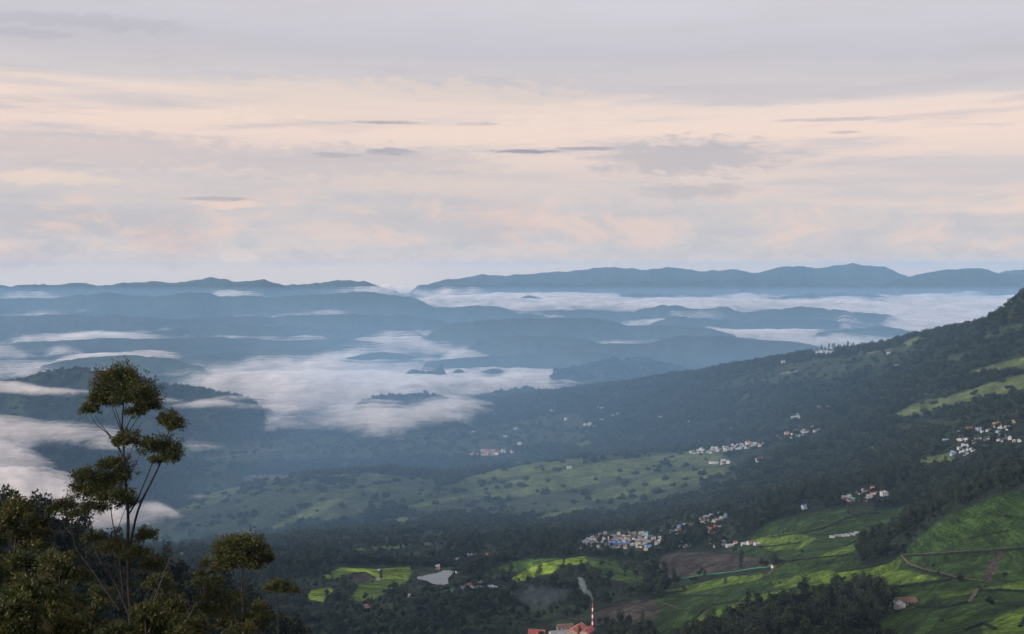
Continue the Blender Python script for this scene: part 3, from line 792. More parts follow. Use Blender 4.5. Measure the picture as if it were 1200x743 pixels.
def instancer(name, pts, scales, rots, kinds, coll):
    me = bpy.data.meshes.new(name)
    me.vertices.add(len(pts)); me.vertices.foreach_set('co', np.asarray(pts, np.float32).ravel())
    for nm, ty, val in (('size', 'FLOAT', scales), ('turn', 'FLOAT', rots), ('kind', 'INT', kinds)):
        a = me.attributes.new(nm, ty, 'POINT'); a.data.foreach_set('value', np.asarray(val))
    o = bpy.data.objects.new(name, me); COL.objects.link(o)
    ng = bpy.data.node_groups.new(name + '_scatter', 'GeometryNodeTree')
    ng.interface.new_socket('Geometry', in_out='INPUT', socket_type='NodeSocketGeometry')
    ng.interface.new_socket('Geometry', in_out='OUTPUT', socket_type='NodeSocketGeometry')
    N = ng.nodes.new; L = ng.links.new
    gi, go = N('NodeGroupInput'), N('NodeGroupOutput')
    mp = N('GeometryNodeMeshToPoints'); L(gi.outputs[0], mp.inputs['Mesh'])
    ip = N('GeometryNodeInstanceOnPoints'); L(mp.outputs[0], ip.inputs['Points'])
    ci = N('GeometryNodeCollectionInfo'); ci.inputs['Collection'].default_value = coll
    ci.inputs['Separate Children'].default_value = True; ci.inputs['Reset Children'].default_value = True
    L(ci.outputs[0], ip.inputs['Instance']); ip.inputs['Pick Instance'].default_value = True
    def na(nm, ty):
        q = N('GeometryNodeInputNamedAttribute'); q.data_type = ty; q.inputs['Name'].default_value = nm; return q.outputs[0]
    L(na('kind', 'INT'), ip.inputs['Instance Index'])
    cx = N('ShaderNodeCombineXYZ'); L(na('turn', 'FLOAT'), cx.inputs[2])
    er = N('FunctionNodeEulerToRotation'); L(cx.outputs[0], er.inputs[0]); L(er.outputs[0], ip.inputs['Rotation'])
    cs = N('ShaderNodeCombineXYZ'); s_ = na('size', 'FLOAT')
    for i in range(3): L(s_, cs.inputs[i])
    L(cs.outputs[0], ip.inputs['Scale'])
    L(ip.outputs[0], go.inputs[0])
    md = o.modifiers.new('scatter', 'NODES'); md.node_group = ng
    return stuff(o)

# ------------------------------------------------------------------ where the woods stand
runmin = np.minimum.accumulate(np.where(D > 60, PY, 5000), axis=0)
Hm = np.where(D < 2300, 14, 14) * F / D
visible = (PY - Hm <= runmin + 6) & (PXg > -120) & (PXg < 1320)
vis_c = visible[:-1, :-1]
cellA = (np.diff(D, axis=0)[:, :-1]) * (CSTEP / F * D[:-1, :-1])
cov_c = COVER[:-1, :-1]; D_c = D[:-1, :-1]; PX_c = PXg[:-1, :-1]; PY_c = PY[:-1, :-1]
patch = fbm(X / 170 + 3, D / 170, 4)[:-1, :-1]
dens = np.zeros_like(cellA)                       # trees per square metre
wood = (cov_c == FLOOR)
dens[wood] = 1 / 62.0
dens[wood] *= np.clip(0.75 + patch[wood] * 1.3, 0.10, 1.25)
dens[cov_c == SCRUB] = 1 / 420.0
dens[(cov_c == SCRUB) & (D_c < 2300)] = 1 / 150.0
dens[(cov_c == SCRUB) & (D_c < 1300) & (PX_c > 780)] = 1 / 45.0
dens[cov_c == GRASS] = 1 / 1500.0
dens[cov_c == TEA] = 1 / 4500.0
dens[cov_c == TEA_LIT] = 1 / 9000.0
dens[cov_c == MIDG] = 1 / 1400.0
dens[cov_c == DRY] = (1 / 520.0) * np.clip(.6 + patch[cov_c == DRY] * 3.2, .05, 3.0)
dens[(D_c < 250)] = 0
dens[(D_c >= 250) & (D_c < 520)] = np.where(PX_c[(D_c >= 250) & (D_c < 520)] < 420, 1 / 26.0, 0)
dens[(D_c >= 520) & (D_c < 700)] = 0
# villages, pond and roads keep clear of trees; no tall trees right in front of the valley fields
for (cls, d0, d1, poly, wander) in POLYS:
    if d0 == 1300 and cls in (YOUNG_LIT, TEA_LIT, MIDG, SOIL):
        dens[inpoly(poly, PX_c, PY_c - 8) & (D_c < d1) & (D_c > 1100) & np.isin(cov_c, (FLOOR, SCRUB))] *= .12
CLEAR = [(724, 638, 48, 14, .06), (790, 624, 26, 8, .25), (815, 614, 44, 9, .25), (850, 618, 16, 10, .15), (842, 645, 48, 7, .2), (1013, 586, 32, 12, .3), (1150, 512, 50, 26, .3), (1120, 540, 24, 10, .2),
         (860, 524, 66, 11, .15), (935, 508, 36, 10, .25), (880, 542, 50, 7, .3), (575, 533, 36, 7, .15), (512, 682, 30, 14, .0), (560, 690, 40, 10, .3), (655, 748, 50, 22, .03), (1058, 708, 16, 6, .1), (694, 725, 8, 14, .1), (560, 655, 30, 6, .3), (940, 595, 12, 9, .2), (482, 699, 20, 6, .3), (965, 412, 16, 5, .2), (988, 630, 20, 5, .1)]
for (cx, cy, rx, ry, keep) in CLEAR:
    m = ((PX_c - cx) / rx) ** 2 + ((PY_c - cy) / ry) ** 2 < 1
    dens[m] *= keep
dens *= vis_c
# far slopes: clumps of nine crowns
isfar = D_c > 2150
dens_far = np.where(isfar & (D_c < 5900), dens / 2.5, 0)
dens_far = np.where((D_c > 4300) & (D_c < 5900), vis_c * (1 / 230.0) * np.clip(.9 + patch, .2, 1.5) * ((Z[:-1, :-1] > -690)), dens_far)
dens_near = np.where(isfar, 0, dens)
def scatter(dn):
    lam = dn * cellA
    cnt = rng.poisson(np.clip(lam, 0, 30))
    ii, jj = np.nonzero(cnt)
    rep = cnt[ii, jj]
    ii = np.repeat(ii, rep); jj = np.repeat(jj, rep)
    u, v_ = rng.random(len(ii)), rng.random(len(ii))
    def bl(A): return (A[ii, jj] * (1 - u) * (1 - v_) + A[ii, jj + 1] * u * (1 - v_) + A[ii + 1, jj] * (1 - u) * v_ + A[ii + 1, jj + 1] * u * v_)
    return bl(X), bl(D), bl(Z), bl(PXg), bl(PY), COVER[ii, jj]
nx, nd, nz_, npx, npy, ncv = scatter(dens_near)
nk = rng.integers(0, 4, len(nx)); gum = rng.random(len(nx)) < .18; nk[gum] = rng.integers(4, 6, gum.sum())
ns = rng.choice([.5, .7, .85, 1.0, 1.2], len(nx)) * rng.uniform(.8, 1.15, len(nx)); ns[(ncv == SCRUB) & (nd > 1400)] *= .7
ns[nd < 520] *= .72
ns[(ncv == TEA) | (ncv == TEA_LIT)] *= .55
nr = rng.uniform(0, 6.28, len(nx))
hh = np.array([k[1] for k in KINDS])[nk] * ns
fx, fd, fz, fpx, fpy, fcv = scatter(dens_far)
print('wood trees', len(nx), 'far clumps', len(fx))
# the 300 trees that show largest stand as single trees
size_px = hh * F / nd
inframe = (npx > 0) & (npx < 1200) & (npy - size_px * .6 < 743) & (npy < 790)
score = np.where(inframe, size_px, -1)
pick = np.zeros(len(nx), bool)
spur = np.nonzero(inframe & (nd < 520))[0]
pick[spur[np.argsort(-score[spur])][:150]] = True
rest = np.nonzero(inframe & ~pick & (nd > 520))[0]
pick[rest[np.argsort(-score[rest])][:150]] = True
LOOK = ['broad crowned', 'tall oval', 'low rounded', 'upright', 'slender spire', 'thin spire']
def zone(px, d, cv):
    if d < 520: return ('dark tree on the wooded spur behind the tall gum tree', 'trees on the near left spur')
    if cv in (TEA, TEA_LIT): return ('shade tree standing alone in the open tea slope', 'shade trees in the tea')
    if px > 760: return ('tree in the dark wood beside the white tea bungalow', 'trees in the wood among the tea')
    return ('tree in the thick wood between the pond and the factory', 'trees of the valley wood')
def add_tree(name, kind, x, y, z, s, rz, label, cat, group):
    (tm, cm), h = KINDS[kind]
    e = empty(name, (x, y, z), rz); e.scale = (s, s, s)
    t = bpy.data.objects.new('trunk', tm); COL.objects.link(t); t.parent = e
    c_ = bpy.data.objects.new('crown', cm); COL.objects.link(c_); c_.parent = e
    tag(e, label, cat, group)
    return e
for i in np.nonzero(pick)[0]:
    lb, gp = zone(npx[i], nd[i], ncv[i])
    look = ('large ' if ns[i] > .95 else 'small ' if ns[i] < .7 else '') + LOOK[nk[i]]
    lb = look + ' ' + lb; gp = gp + ': ' + look
    add_tree('gum_tree' if nk[i] > 3 else 'woodland_tree', int(nk[i]), float(nx[i]), float(nd[i]), float(nz_[i]) - .2, float(ns[i]), float(nr[i]), lb, 'tree', gp)
m = ~pick
instancer('valley_wood', np.stack([nx, nd, nz_ - .3], 1)[m], ns[m].astype(np.float32), nr[m].astype(np.float32), nk[m].astype(np.int32), proto)
instancer('hillside_wood', np.stack([fx, fd, fz - 1.0], 1), rng.uniform(.42, 1.0, len(fx)).astype(np.float32), rng.uniform(0, 6.28, len(fx)).astype(np.float32), rng.integers(0, 5, len(fx)).astype(np.int32), clump_col)

# skyline trees along the right-hand ridge
sky_trees = [(872, .7), (880, .9), (892, .8), (905, 1.0), (908, .9), (912, 1.1), (925, .9), (930, 1.2), (935, 1.05), (938, .8), (945, .9), (950, 1.1), (955, 1.25), (958, 1.0), (962, 1.3), (966, 1.1),
             (970, 1.4), (974, 1.2), (977, 1.5), (981, 1.35), (984, 1.1), (988, 1.3), (992, 1.45), (996, 1.2), (1000, 1.25), (1004, 1.1), (1008, 1.2), (1012, .9), (1083, .8), (1090, .9), (1100, .7), (1118, .9), (1122, 1.1), (1140, .8), (1170, .8), (760, .7), (700, .7), (655, .8), (620, .7), (575, .8)]
ck = np.argmin(np.where((D > 2600) & (D < 5400), PY, 1e9), axis=0)
for (px, s) in sky_trees:
    j = int(round((px - PX[0]) / CSTEP)); k = ck[j]
    broad_ = px in (1122, 1118, 1090, 1100)
    add_tree('ridge_tree', random.choice([0, 2]) if broad_ else random.choice([4, 5]), float(X[k, j]), float(D[k, j]) - 10, float(Z[k, j]) - 1.5, s * (.9 if px > 950 else .8) * random.uniform(.65, 1.15), random.uniform(0, 6),
             'round crowned tree on the bare skyline of the right hand ridge' if broad_ else 'slender gum tree standing up along the skyline of the long ridge', 'tree', 'skyline trees of the ridge')

# ------------------------------------------------------------------ houses
WALLS = {'white': (.40, .395, .385), 'cream': (.48, .43, .35), 'pale blue': (.27, .35, .48), 'pink': (.46, .28, .27), 'pale green': (.28, .39, .34), 'yellow': (.46, .35, .16), 'grey': (.40, .40, .40)}
ROOFS = {'grey': (.22, .23, .25), 'white': (.34, .34, .35), 'blue': (.07, .15, .40), 'red': (.32, .08, .06), 'brown tiled': (.16, .09, .065), 'turquoise': (.08, .28, .27), 'orange': (.34, .15, .08)}
WM = {k: simple_mat(k.replace(' ', '_') + '_render', v_, .85, .12, .8) for k, v_ in WALLS.items()}
RM = {k: simple_mat(k.replace(' ', '_') + '_roof', v_, .55, .18, .6) for k, v_ in ROOFS.items()}
glassm = simple_mat('dark_glass', (.03, .035, .045), .15, .2, .5, .5)
doorm = simple_mat('door_wood', (.12, .06, .03), .6, .3, 2.0)
def boxm(x0, x1, y0, y1, z0, z1):
    v_ = [(x0, y0, z0), (x1, y0, z0), (x1, y1, z0), (x0, y1, z0), (x0, y0, z1), (x1, y0, z1), (x1, y1, z1), (x0, y1, z1)]
    return v_, [(0, 3, 2, 1), (4, 5, 6, 7), (0, 1, 5, 4), (1, 2, 6, 5), (2, 3, 7, 6), (3, 0, 4, 7)]
def gable(w_, d_, h, rise, over=.5, th=.18):
    """walls with gables and a pitched roof of real thickness; ridge along x"""
    wv = [(-w_/2, -d_/2, -4), (w_/2, -d_/2, -4), (w_/2, d_/2, -4), (-w_/2, d_/2, -4), (-w_/2, -d_/2, h), (w_/2, -d_/2, h), (w_/2, d_/2, h), (-w_/2, d_/2, h), (-w_/2, 0, h + rise), (w_/2, 0, h + rise)]
    wf = [(0, 1, 5, 4), (1, 2, 6, 9, 5), (2, 3, 7, 6), (3, 0, 4, 8, 7)]
    k = rise / (d_ / 2); ye = d_/2 + over; ze = h - over * k + .03; X_ = w_/2 + over
    rv = [(-X_, -ye, ze), (X_, -ye, ze), (X_, 0, h + rise + .03), (-X_, 0, h + rise + .03), (X_, ye, ze), (-X_, ye, ze)]
    rv += [(x, y, z + th) for x, y, z in rv]
    rf = [(0, 3, 2, 1), (3, 5, 4, 2), (6, 7, 8, 9), (9, 8, 10, 11), (0, 1, 7, 6), (4, 5, 11, 10), (1, 2, 8, 7), (2, 4, 10, 8), (3, 0, 6, 9), (5, 3, 9, 11)]
    return (wv, wf), (rv, rf)
def flat(w_, d_, h):
    wv, wf = boxm(-w_/2, w_/2, -d_/2, d_/2, -4, h)
    a = boxm(-w_/2 - .35, w_/2 + .35, -d_/2 - .35, d_/2 + .35, h + .003, h + .25)
    b_ = [boxm(-w_/2 - .2, w_/2 + .2, -d_/2 - .2, -d_/2, h + .253, h + .95), boxm(-w_/2 - .2, w_/2 + .2, d_/2, d_/2 + .2, h + .253, h + .95),
          boxm(-w_/2 - .2, -w_/2, -d_/2 + .002, d_/2 - .002, h + .253, h + .94), boxm(w_/2, w_/2 + .2, -d_/2 + .002, d_/2 - .002, h + .253, h + .94),
          boxm(w_*.1, w_*.4, -d_*.1, d_*.35, h + .253, h + 2.2)]
    return (wv, wf), join([a] + b_)
def house_meshes(style, w_, d_, h):
    (wv, wf), (rv, rf) = gable(w_, d_, h, d_ * .24) if style == 'gable' else flat(w_, d_, h)
    ws = mesh_of(mesh_obj('wall', wv, wf, None)); rs = mesh_of(mesh_obj('roof', rv, rf, None))
    dv = mesh_of(mesh_obj('door', *boxm(-.5, .5, -d_/2 - .06, -d_/2 + .05, 0, 2.1), doorm))
    nv = mesh_of(mesh_obj('window', *boxm(-.65, .65, -.06, .05, -.6, .6), glassm))
    slots = []
    for fl in range(max(1, int(h // 2.9))):
        for xx in (-w_ * .32, w_ * .32) + ((0.0,) if fl else ()):
            slots.append((xx, -d_/2, 1.5 + fl * 2.9, 0)); 
        slots.append((w_/2, 0, 1.5 + fl * 2.9, math.pi / 2)); slots.append((-w_/2, 0, 1.5 + fl * 2.9, math.pi / 2))
    return ws, rs, dv, nv, slots
HK = [house_meshes('gable', 9, 6.5, 3.0), house_meshes('gable', 12, 7, 3.2), house_meshes('flat', 8, 7.5, 3.2), house_meshes('flat', 9, 8, 6.2), house_meshes('gable', 7, 6, 3.0), house_meshes('flat', 11, 9, 6.0), house_meshes('gable', 22, 6.5, 3.0)]
STYLE = ['small', 'long', 'flat topped', 'two storey', 'tiny', 'large two storey', 'terraced']
_cache = {}
HOUSES = []
HWID = [9, 12, 8, 9, 7, 11, 22]
def house(px, py, kind, wall, roof, rz, group, where, s=1.0, dmin=600, parts=True, label=None):
    h = ray(px, py, dmin)
    if h is None or not (-8 < px < 1208): return
    HOUSES.append((HWID[kind] * s / h[1], h, kind, wall, roof, rz, group, where, s, parts, label))
def build_house(size, h, kind, wall, roof, rz, group, where, s, parts, label):
    ws, rs, dv, nv, slots = HK[kind]
    e = empty('house', (h[0], h[1], h[2] + .3), rz); e.scale = (s, s, s)
    def mm(me, mat):
        key = (me.name, mat.name)
        if key not in _cache:
            c_ = me.copy(); c_.materials.clear(); c_.materials.append(mat); _cache[key] = c_
        return _cache[key]
    def part(nm, me, loc=(0, 0, 0), r_=0):
        o = bpy.data.objects.new(nm, me); COL.objects.link(o); o.parent = e; o.location = loc; o.rotation_euler = (0, 0, r_)
    part('wall', mm(ws, WM[wall])); part('roof', mm(rs, RM[roof]))
    if parts:
        part('door', dv)
        for (a, b_, c_, r_) in slots: part('window', nv, (a, b_, c_), r_)
    lab_ = label or f'{STYLE[kind]} {wall} house, {roof} roof, {where}'
    if len(lab_.split()) > 16: print('LONG', lab_)
    tag(e, lab_, 'house', f'{group}: {STYLE[kind]} {wall} {roof}')
def village(cx, cy, rx, ry, n, group, where, palette, slope=0.0, s=1.0, kinds=(0, 0, 1, 2, 2, 3, 4), parts=True, dmin=600, mind=3.0, seed=1):
    r = random.Random(seed); used = []
    tries = 0
    while len(used) < n and tries < n * 60:
        tries += 1
        a = r.uniform(0, 6.28); q = math.sqrt(r.random())
        ox = rx * q * math.cos(a); px = cx + ox; py = cy + ry * q * math.sin(a) + slope * ox
        if any(abs(px - u[0]) < mind and abs(py - u[1]) < mind * .55 for u in used): continue
        used.append((px, py))
        wl, rf = r.choice(palette)
        house(px, py, r.choice(kinds), wl, rf, r.gauss(0, .5), group, where, s * r.uniform(.85, 1.15), dmin, parts)
PA = [('white', 'grey'), ('white', 'white'), ('white', 'grey'), ('pale blue', 'blue'), ('pink', 'grey'), ('cream', 'brown tiled'), ('white', 'white'), ('pale blue', 'grey'), ('grey', 'grey'), ('white', 'brown tiled'), ('cream', 'white')]
village(724, 635, 42, 9.5, 78, 'main village', 'in the dense village beyond the green hump', PA, -.06, .74, seed=3, mind=3.0)
village(776, 634, 34, 5, 20, 'main village', 'in the dense village beyond the green hump', PA, -.2, .7, seed=33, mind=3.4)
W1 = 'in the dense village beyond the green hump'
for (px, py, k, wl, rf, sc) in [(717, 641, 5, 'pale blue', 'blue', 1.0), (722, 640, 5, 'pale blue', 'blue', 1.0), (712, 640, 3, 'white', 'blue', 1.0), (757, 628, 3, 'pale green', 'turquoise', 1.1), (747, 634, 1, 'pink', 'grey', 1.1), (752, 627, 5, 'white', 'white', 1.0), (742, 630, 1, 'cream', 'brown tiled', 1.2), (694, 632, 3, 'white', 'grey', 1.), (683, 643, 1, 'white', 'grey', .9), (757, 645, 3, 'cream', 'grey', .9), (773, 642, 0, 'white', 'turquoise', 1.0), (735, 632, 3, 'pink', 'white', 1.0)]:
    house(px, py, k, wl, rf, random.uniform(-.4, .4), 'main village', W1, sc * .8)
village(796, 620, 24, 2.6, 18, 'lane houses', 'strung along the lane above the dark trees', PA, -.28, .85, (0, 0, 1, 4), seed=5)
village(838, 608, 18, 5, 13, 'upper lane houses', 'at the upper end of the lane', PA, -.22, .95, seed=6)
house(836, 624, 5, 'pink', 'red', .3, 'upper lane houses', 'at the upper end of the lane', 1.35)
house(842, 622, 3, 'white', 'white', -.2, 'upper lane houses', 'at the upper end of the lane', 1.0)
W2 = 'at the edge of the brown ploughed field'
for (px, py, k, wl, rf) in [(798, 640, 3, 'white', 'white'), (793, 641, 0, 'white', 'grey'), (805, 641, 1, 'grey', 'grey'), (835, 637, 3, 'pink', 'brown tiled'), (839, 641, 0, 'grey', 'grey'), (848, 639, 3, 'white', 'grey'), (855, 641, 1, 'white', 'white'), (872, 639, 0, 'white', 'white'), (880, 637, 1, 'cream', 'brown tiled'), (887, 639, 0, 'white', 'white'), (862, 637, 4, 'cream', 'brown tiled')]:
    house(px, py, k, wl, rf, random.uniform(-.4, .4), 'field edge houses', W2, .95)
PB = [('white', 'white'), ('pink', 'red'), ('cream', 'white'), ('pink', 'grey'), ('white', 'grey'), ('yellow', 'orange')]
village(1010, 582, 26, 7, 24, 'tea estate hamlet', 'in the hamlet topping the tea', PB, -.22, .74, seed=8, mind=2.8)
W3 = 'in the hamlet topping the tea'
house(1002, 587, 1, 'pale green', 'turquoise', .1, 'tea estate hamlet', W3, 1.2); house(1036, 581, 5, 'white', 'white', .2, 'tea estate hamlet', W3, 1.0)
house(931, 586, 1, 'pale green', 'turquoise', .3, 'wood edge houses', 'at the wood edge above the tea', 1.0); house(943, 597, 3, 'white', 'blue', .2, 'wood edge houses', 'at the wood edge above the tea', 1.0)
PC = [('white', 'grey'), ('white', 'white'), ('grey', 'grey'), ('pale blue', 'grey'), ('white', 'grey')]
village(1150, 508, 34, 8, 22, 'hill village', 'above the dark spur', PC, -.15, .78, seed=9)
village(1140, 523, 26, 6, 16, 'hill village', 'above the dark spur', PC, -.30, .8, seed=10)
village(1182, 516, 14, 4, 8, 'hill village', 'above the dark spur', PC, 0, .8, seed=12)
W4 = 'above the dark spur'
for (px, py, k, wl, rf, sc) in [(1162, 500, 5, 'cream', 'orange', 1.2), (1169, 499, 5, 'yellow', 'orange', 1.2), (1178, 501, 6, 'white', 'grey', 1.0), (1188, 496, 3, 'yellow', 'orange', 1.), (1136, 503, 1, 'white', 'red', 1.2), (1108, 516, 6, 'pale blue', 'white', .8), (1117, 533, 1, 'pale blue', 'blue', 1.1), (1132, 533, 0, 'white', 'white', 1.1), (1146, 505, 3, 'pale blue', 'grey', 1.1), (1108, 551, 1, 'cream', 'brown tiled', .9)]:
    house(px, py, k, wl, rf, random.uniform(-.3, .3), 'hill village', W4, sc * .78)
PD = [('cream', 'grey'), ('white', 'grey'), ('white', 'white'), ('pink', 'grey'), ('cream', 'brown tiled'), ('grey', 'grey')]
village(852, 526, 46, 3.5, 46, 'valley bazaar', 'in the ribbon village across the valley', PD, -.11, .82, (0, 1, 1, 2, 3, 5), False, seed=13, mind=2.6)
village(935, 508, 30, 4.5, 20, 'valley bazaar', 'in the ribbon village across the valley', PD, -.2, .8, (0, 1, 1, 2, 3), False, seed=14)
village(845, 542, 14, 2, 7, 'valley bazaar', 'in the ribbon village across the valley', PD, 0, 1., (0, 1, 2), False, seed=15)
W5 = 'in the ribbon village across the valley'
for (px, py, k, wl, rf, sc) in [(877, 521, 5, 'cream', 'orange', 1.2), (922, 510, 3, 'pink', 'orange', 1.2), (891, 540, 3, 'pale blue', 'red', 1.2), (888, 541, 3, 'white', 'grey', 1.1), (930, 492, 5, 'white', 'white', 1.3), (935, 491, 3, 'white', 'white', 1.2), (953, 487, 1, 'pale blue', 'blue', 1.3), (937, 487, 1, 'pale green', 'grey', 1.2), (858, 503, 1, 'white', 'grey', 1.1), (879, 499, 1, 'cream', 'grey', 1.1), (808, 495, 0, 'white', 'white', 1.2), (960, 478, 0, 'white', 'white', 1.1), (972, 478, 1, 'white', 'white', 1.1)]:
    house(px, py, k, wl, rf, random.uniform(-.4, .4), 'valley bazaar', W5, sc, parts=False)
PE = [('pink', 'red'), ('cream', 'brown tiled'), ('white', 'grey'), ('pink', 'brown tiled'), ('white', 'white')]
village(578, 531, 26, 2.6, 26, 'far hazy village', 'in the far hazy valley village', PE, -.06, 1.2, (0, 1, 2, 5), False, seed=16, mind=2.2)
W6 = 'scattered on the hazy slope below the fog'
for (px, py) in [(577, 483), (580, 486), (585, 487), (591, 487), (569, 488), (645, 482), (650, 479), (648, 483), (702, 478), (706, 480), (664, 492), (686, 498), (692, 498), (705, 493), (719, 488), (726, 485), (751, 493), (774, 490), (546, 495), (537, 495), (592, 512), (609, 521), (604, 503), (555, 508), (724, 486), (697, 502)]:
    house(px, py, random.choice([0, 1, 1, 5]), 'white', random.choice(['white', 'grey']), random.uniform(-.5, .5), 'scattered slope houses', W6, 1.25, parts=False)
W7 = 'on the skyline of the long ridge'
for (px, py) in [(958, 412), (964, 411.5), (970, 412), (975, 412.5), (872, 429), (868, 430), (918, 424), (1042, 413)]:
    house(px, py + 1.5, random.choice([0, 1, 5]), 'white', 'white', random.uniform(-.3, .3), 'ridge houses', W7, 1.1, parts=False)
house(1050, 430, 1, 'white', 'white', .2, 'slope house', 'alone on the dark forest slope', 1.2, parts=False)
house(1085, 463, 0, 'white', 'white', .2, 'slope house', 'beside the pale grass on the forest slope', 1.0, parts=False)
house(667, 549, 0, 'white', 'white', .2, 'green hill house', 'on the crest of the pale green hills', 1.4, parts=False)
W8 = 'near the pond in the valley'
for (px, py, k, wl, rf) in [(513, 667, 3, 'pink', 'white'), (537, 671, 0, 'white', 'white'), (527, 657, 0, 'white', 'white'), (535, 656.5, 1, 'white', 'white'), (551, 652, 1, 'pale blue', 'grey'), (556, 651, 1, 'pink', 'grey'), (571, 651, 1, 'cream', 'orange'), (542, 689, 3, 'pale blue', 'blue'), (547, 688, 1, 'cream', 'orange'), (551, 686, 4, 'pink', 'red'), (545, 691, 0, 'white', 'white'), (555, 690, 0, 'white', 'white'), (563, 690, 1, 'white', 'grey'), (575, 689, 0, 'pale blue', 'white'), (581, 690, 4, 'white', 'grey'), (523, 694, 6, 'pale green', 'turquoise'), (477, 700, 1, 'white', 'white'), (484, 700, 4, 'cream', 'white'), (565, 683, 1, 'grey', 'grey'), (570, 680, 1, 'grey', 'grey')]:
    house(px, py, k, wl, rf, random.uniform(-.4, .4), 'pond houses', W8, .85)
house(353, 700, 1, 'white', 'white', .1, 'field shed', 'by the small bright field', .8); house(431, 712, 1, 'cream', 'orange', .2, 'wood house', 'half hidden in the valley wood', .8)
house(443, 680, 0, 'white', 'grey', 0, 'field hut', 'in the bright green field', .6); house(444, 669, 4, 'white', 'white', 0, 'field hut', 'topping the bright green field', .6)
house(211, 651, 0, 'white', 'white', 0, 'spur house', 'on the ridge behind the gum tree', 1.2, parts=False); house(207, 653, 4, 'white', 'white', 0, 'spur house', 'on the ridge behind the gum tree', 1.2, parts=False)
house(907, 665, 4, 'cream', 'brown tiled', .4, 'tea hut', 'at the end of the green net fence', .8)
for px, py in [(975, 630), (981, 629), (987, 628.5), (993, 628), (999, 627), (1004, 625.5)]:
    house(px, py, 1, 'grey', 'grey', -.2, 'estate sheds', 'in the row of low sheds sunk in the tea', .6)
HOUSES.sort(key=lambda t: -t[0])
for rec in HOUSES[:298]: build_house(*rec)
# the smallest far houses, past the 298 that show largest, as one object
fmats = list(WM.values()) + list(RM.values()); fidx = {m_.name: i for i, m_ in enumerate(fmats)}
fV, fF, fM = [], [], []
for (_, h, kind, wall, roof, rz, _g, _w, sc_, _p, _l) in HOUSES[298:]:
    M4 = Matrix.Translation((h[0], h[1], h[2] + .3)) @ Matrix.Rotation(rz, 4, 'Z') @ Matrix.Scale(sc_, 4)
    for me_, m_ in ((HK[kind][0], WM[wall]), (HK[kind][1], RM[roof])):
        o0 = len(fV); fV += [tuple(M4 @ v_.co) for v_ in me_.vertices]
        for p_ in me_.polygons: fF.append(tuple(o0 + q for q in p_.vertices)); fM.append(fidx[m_.name])
if fF:
    fh = stuff(mesh_obj('distant_houses', fV, fF, None))
    for m_ in fmats: fh.data.materials.append(m_)
    fh.data.polygons.foreach_set('material_index', fM)
# white bungalow among the tea
hb = ray(1060, 709, 600)
if hb:
    e = empty('bungalow', (hb[0], hb[1], hb[2] + .6), .12)
    (wv, wf), (rv, rf) = gable(17, 8, 3.4, 2.4, .9)
    mesh_obj('wall', wv, wf, WM['white'], e); mesh_obj('roof', rv, rf, RM['brown tiled'], e)
    (wv, wf), (rv, rf) = gable(8, 6, 3.0, 1.7, .6)
    o = mesh_obj('wing_wall', wv, wf, WM['white'], e); o.location = (-6.5, -5.2, 0); o.rotation_euler = (0, 0, math.pi / 2)
    o = mesh_obj('wing_roof', rv, rf, RM['white'], e); o.location = (-6.5, -5.2, 0); o.rotation_euler = (0, 0, math.pi / 2)
    for xx in (-1, 2, 5, 7.2): mesh_obj('window', *boxm(xx - .6, xx + .6, -4.07, -3.95, .9, 2.2), glassm, e)
    mesh_obj('door', *boxm(3, 4, -4.08, -3.95, 0, 2.1), doorm, e)
    tag(e, 'white bungalow with brown tiled roof beside the dark wood among the tea', 'house')

# ------------------------------------------------------------------ factory with striped chimney
redroof = simple_mat('red_sheet_roof', (.46, .09, .06), .5, .25, .25)
orroof = simple_mat('rust_sheet_roof', (.50, .14, .08), .55, .35, .3)
greyroof = simple_mat('weathered_sheet_roof', (.26, .25, .25), .7, .3, .3)
concrete = simple_mat('concrete_wall', (.30, .285, .27), .85, .3, .4)
brickw = simple_mat('weathered_plaster', (.26, .20, .165), .85, .35, .35)
def hall(name, px, py, w_, d_, h, rise, rz, roofm, wallm, label, bays=4):
    p = ray(px, py, 700)
    e = empty(name, (p[0], p[1], p[2] + .3), rz)
    (wv, wf), (rv, rf) = gable(w_, d_, h, rise, .7)
    mesh_obj('wall', wv, wf, wallm, e); rf_o = mesh_obj('roof', rv, rf, roofm, e)
    mesh_obj('ridge_cap', *boxm(-w_/2 - .6, w_/2 + .6, -.35, .35, h + rise + .12, h + rise + .38), greyroof, rf_o)
    for i in range(bays):
        xx = -w_/2 + (i + .5) * w_ / bays
        for z0 in ([1.2] + ([4.6] if h > 7 else [])):
            mesh_obj('window', *boxm(xx - w_/bays*.3, xx + w_/bays*.3, -d_/2 - .06, -d_/2 + .05, z0, z0 + 1.6), glassm, e)
    mesh_obj('door', *boxm(w_/2 - .06, w_/2 + .07, -1.2, 1.2, 0, 2.8), doorm, e)
    return tag(e, label, 'factory')
hall('factory_hall', 676, 746, 26, 13, 8, 3.6, R(62), orroof, brickw, 'big factory hall with rust red roof next to the striped chimney')
hall('factory_hall', 688, 747, 16, 10, 7, 3.0, R(62), redroof, brickw, 'narrow red roofed factory hall at the chimney foot', 3)
hall('factory_shed', 655, 747, 20, 12, 5, 2.8, R(20), greyroof, concrete, 'weathered grey sheet roofed shed between the red factory roofs', 3)
hall('factory_store', 629, 745, 18, 9, 4, 2.6, R(-12), redroof, WM['white'], 'low store with bright red roof and white gable beside the grey shed', 3)
hall('factory_office', 662, 738, 18, 8, 4, 2.0, R(8), simple_mat('old_brown_roof', (.16, .08, .06), .7, .3, .4), concrete, 'long low brown roofed building behind the factory sheds', 4)
cp = ray(694.5, 737, 700)
ch = empty('chimney_stack', (cp[0], cp[1], cp[2] - 1))
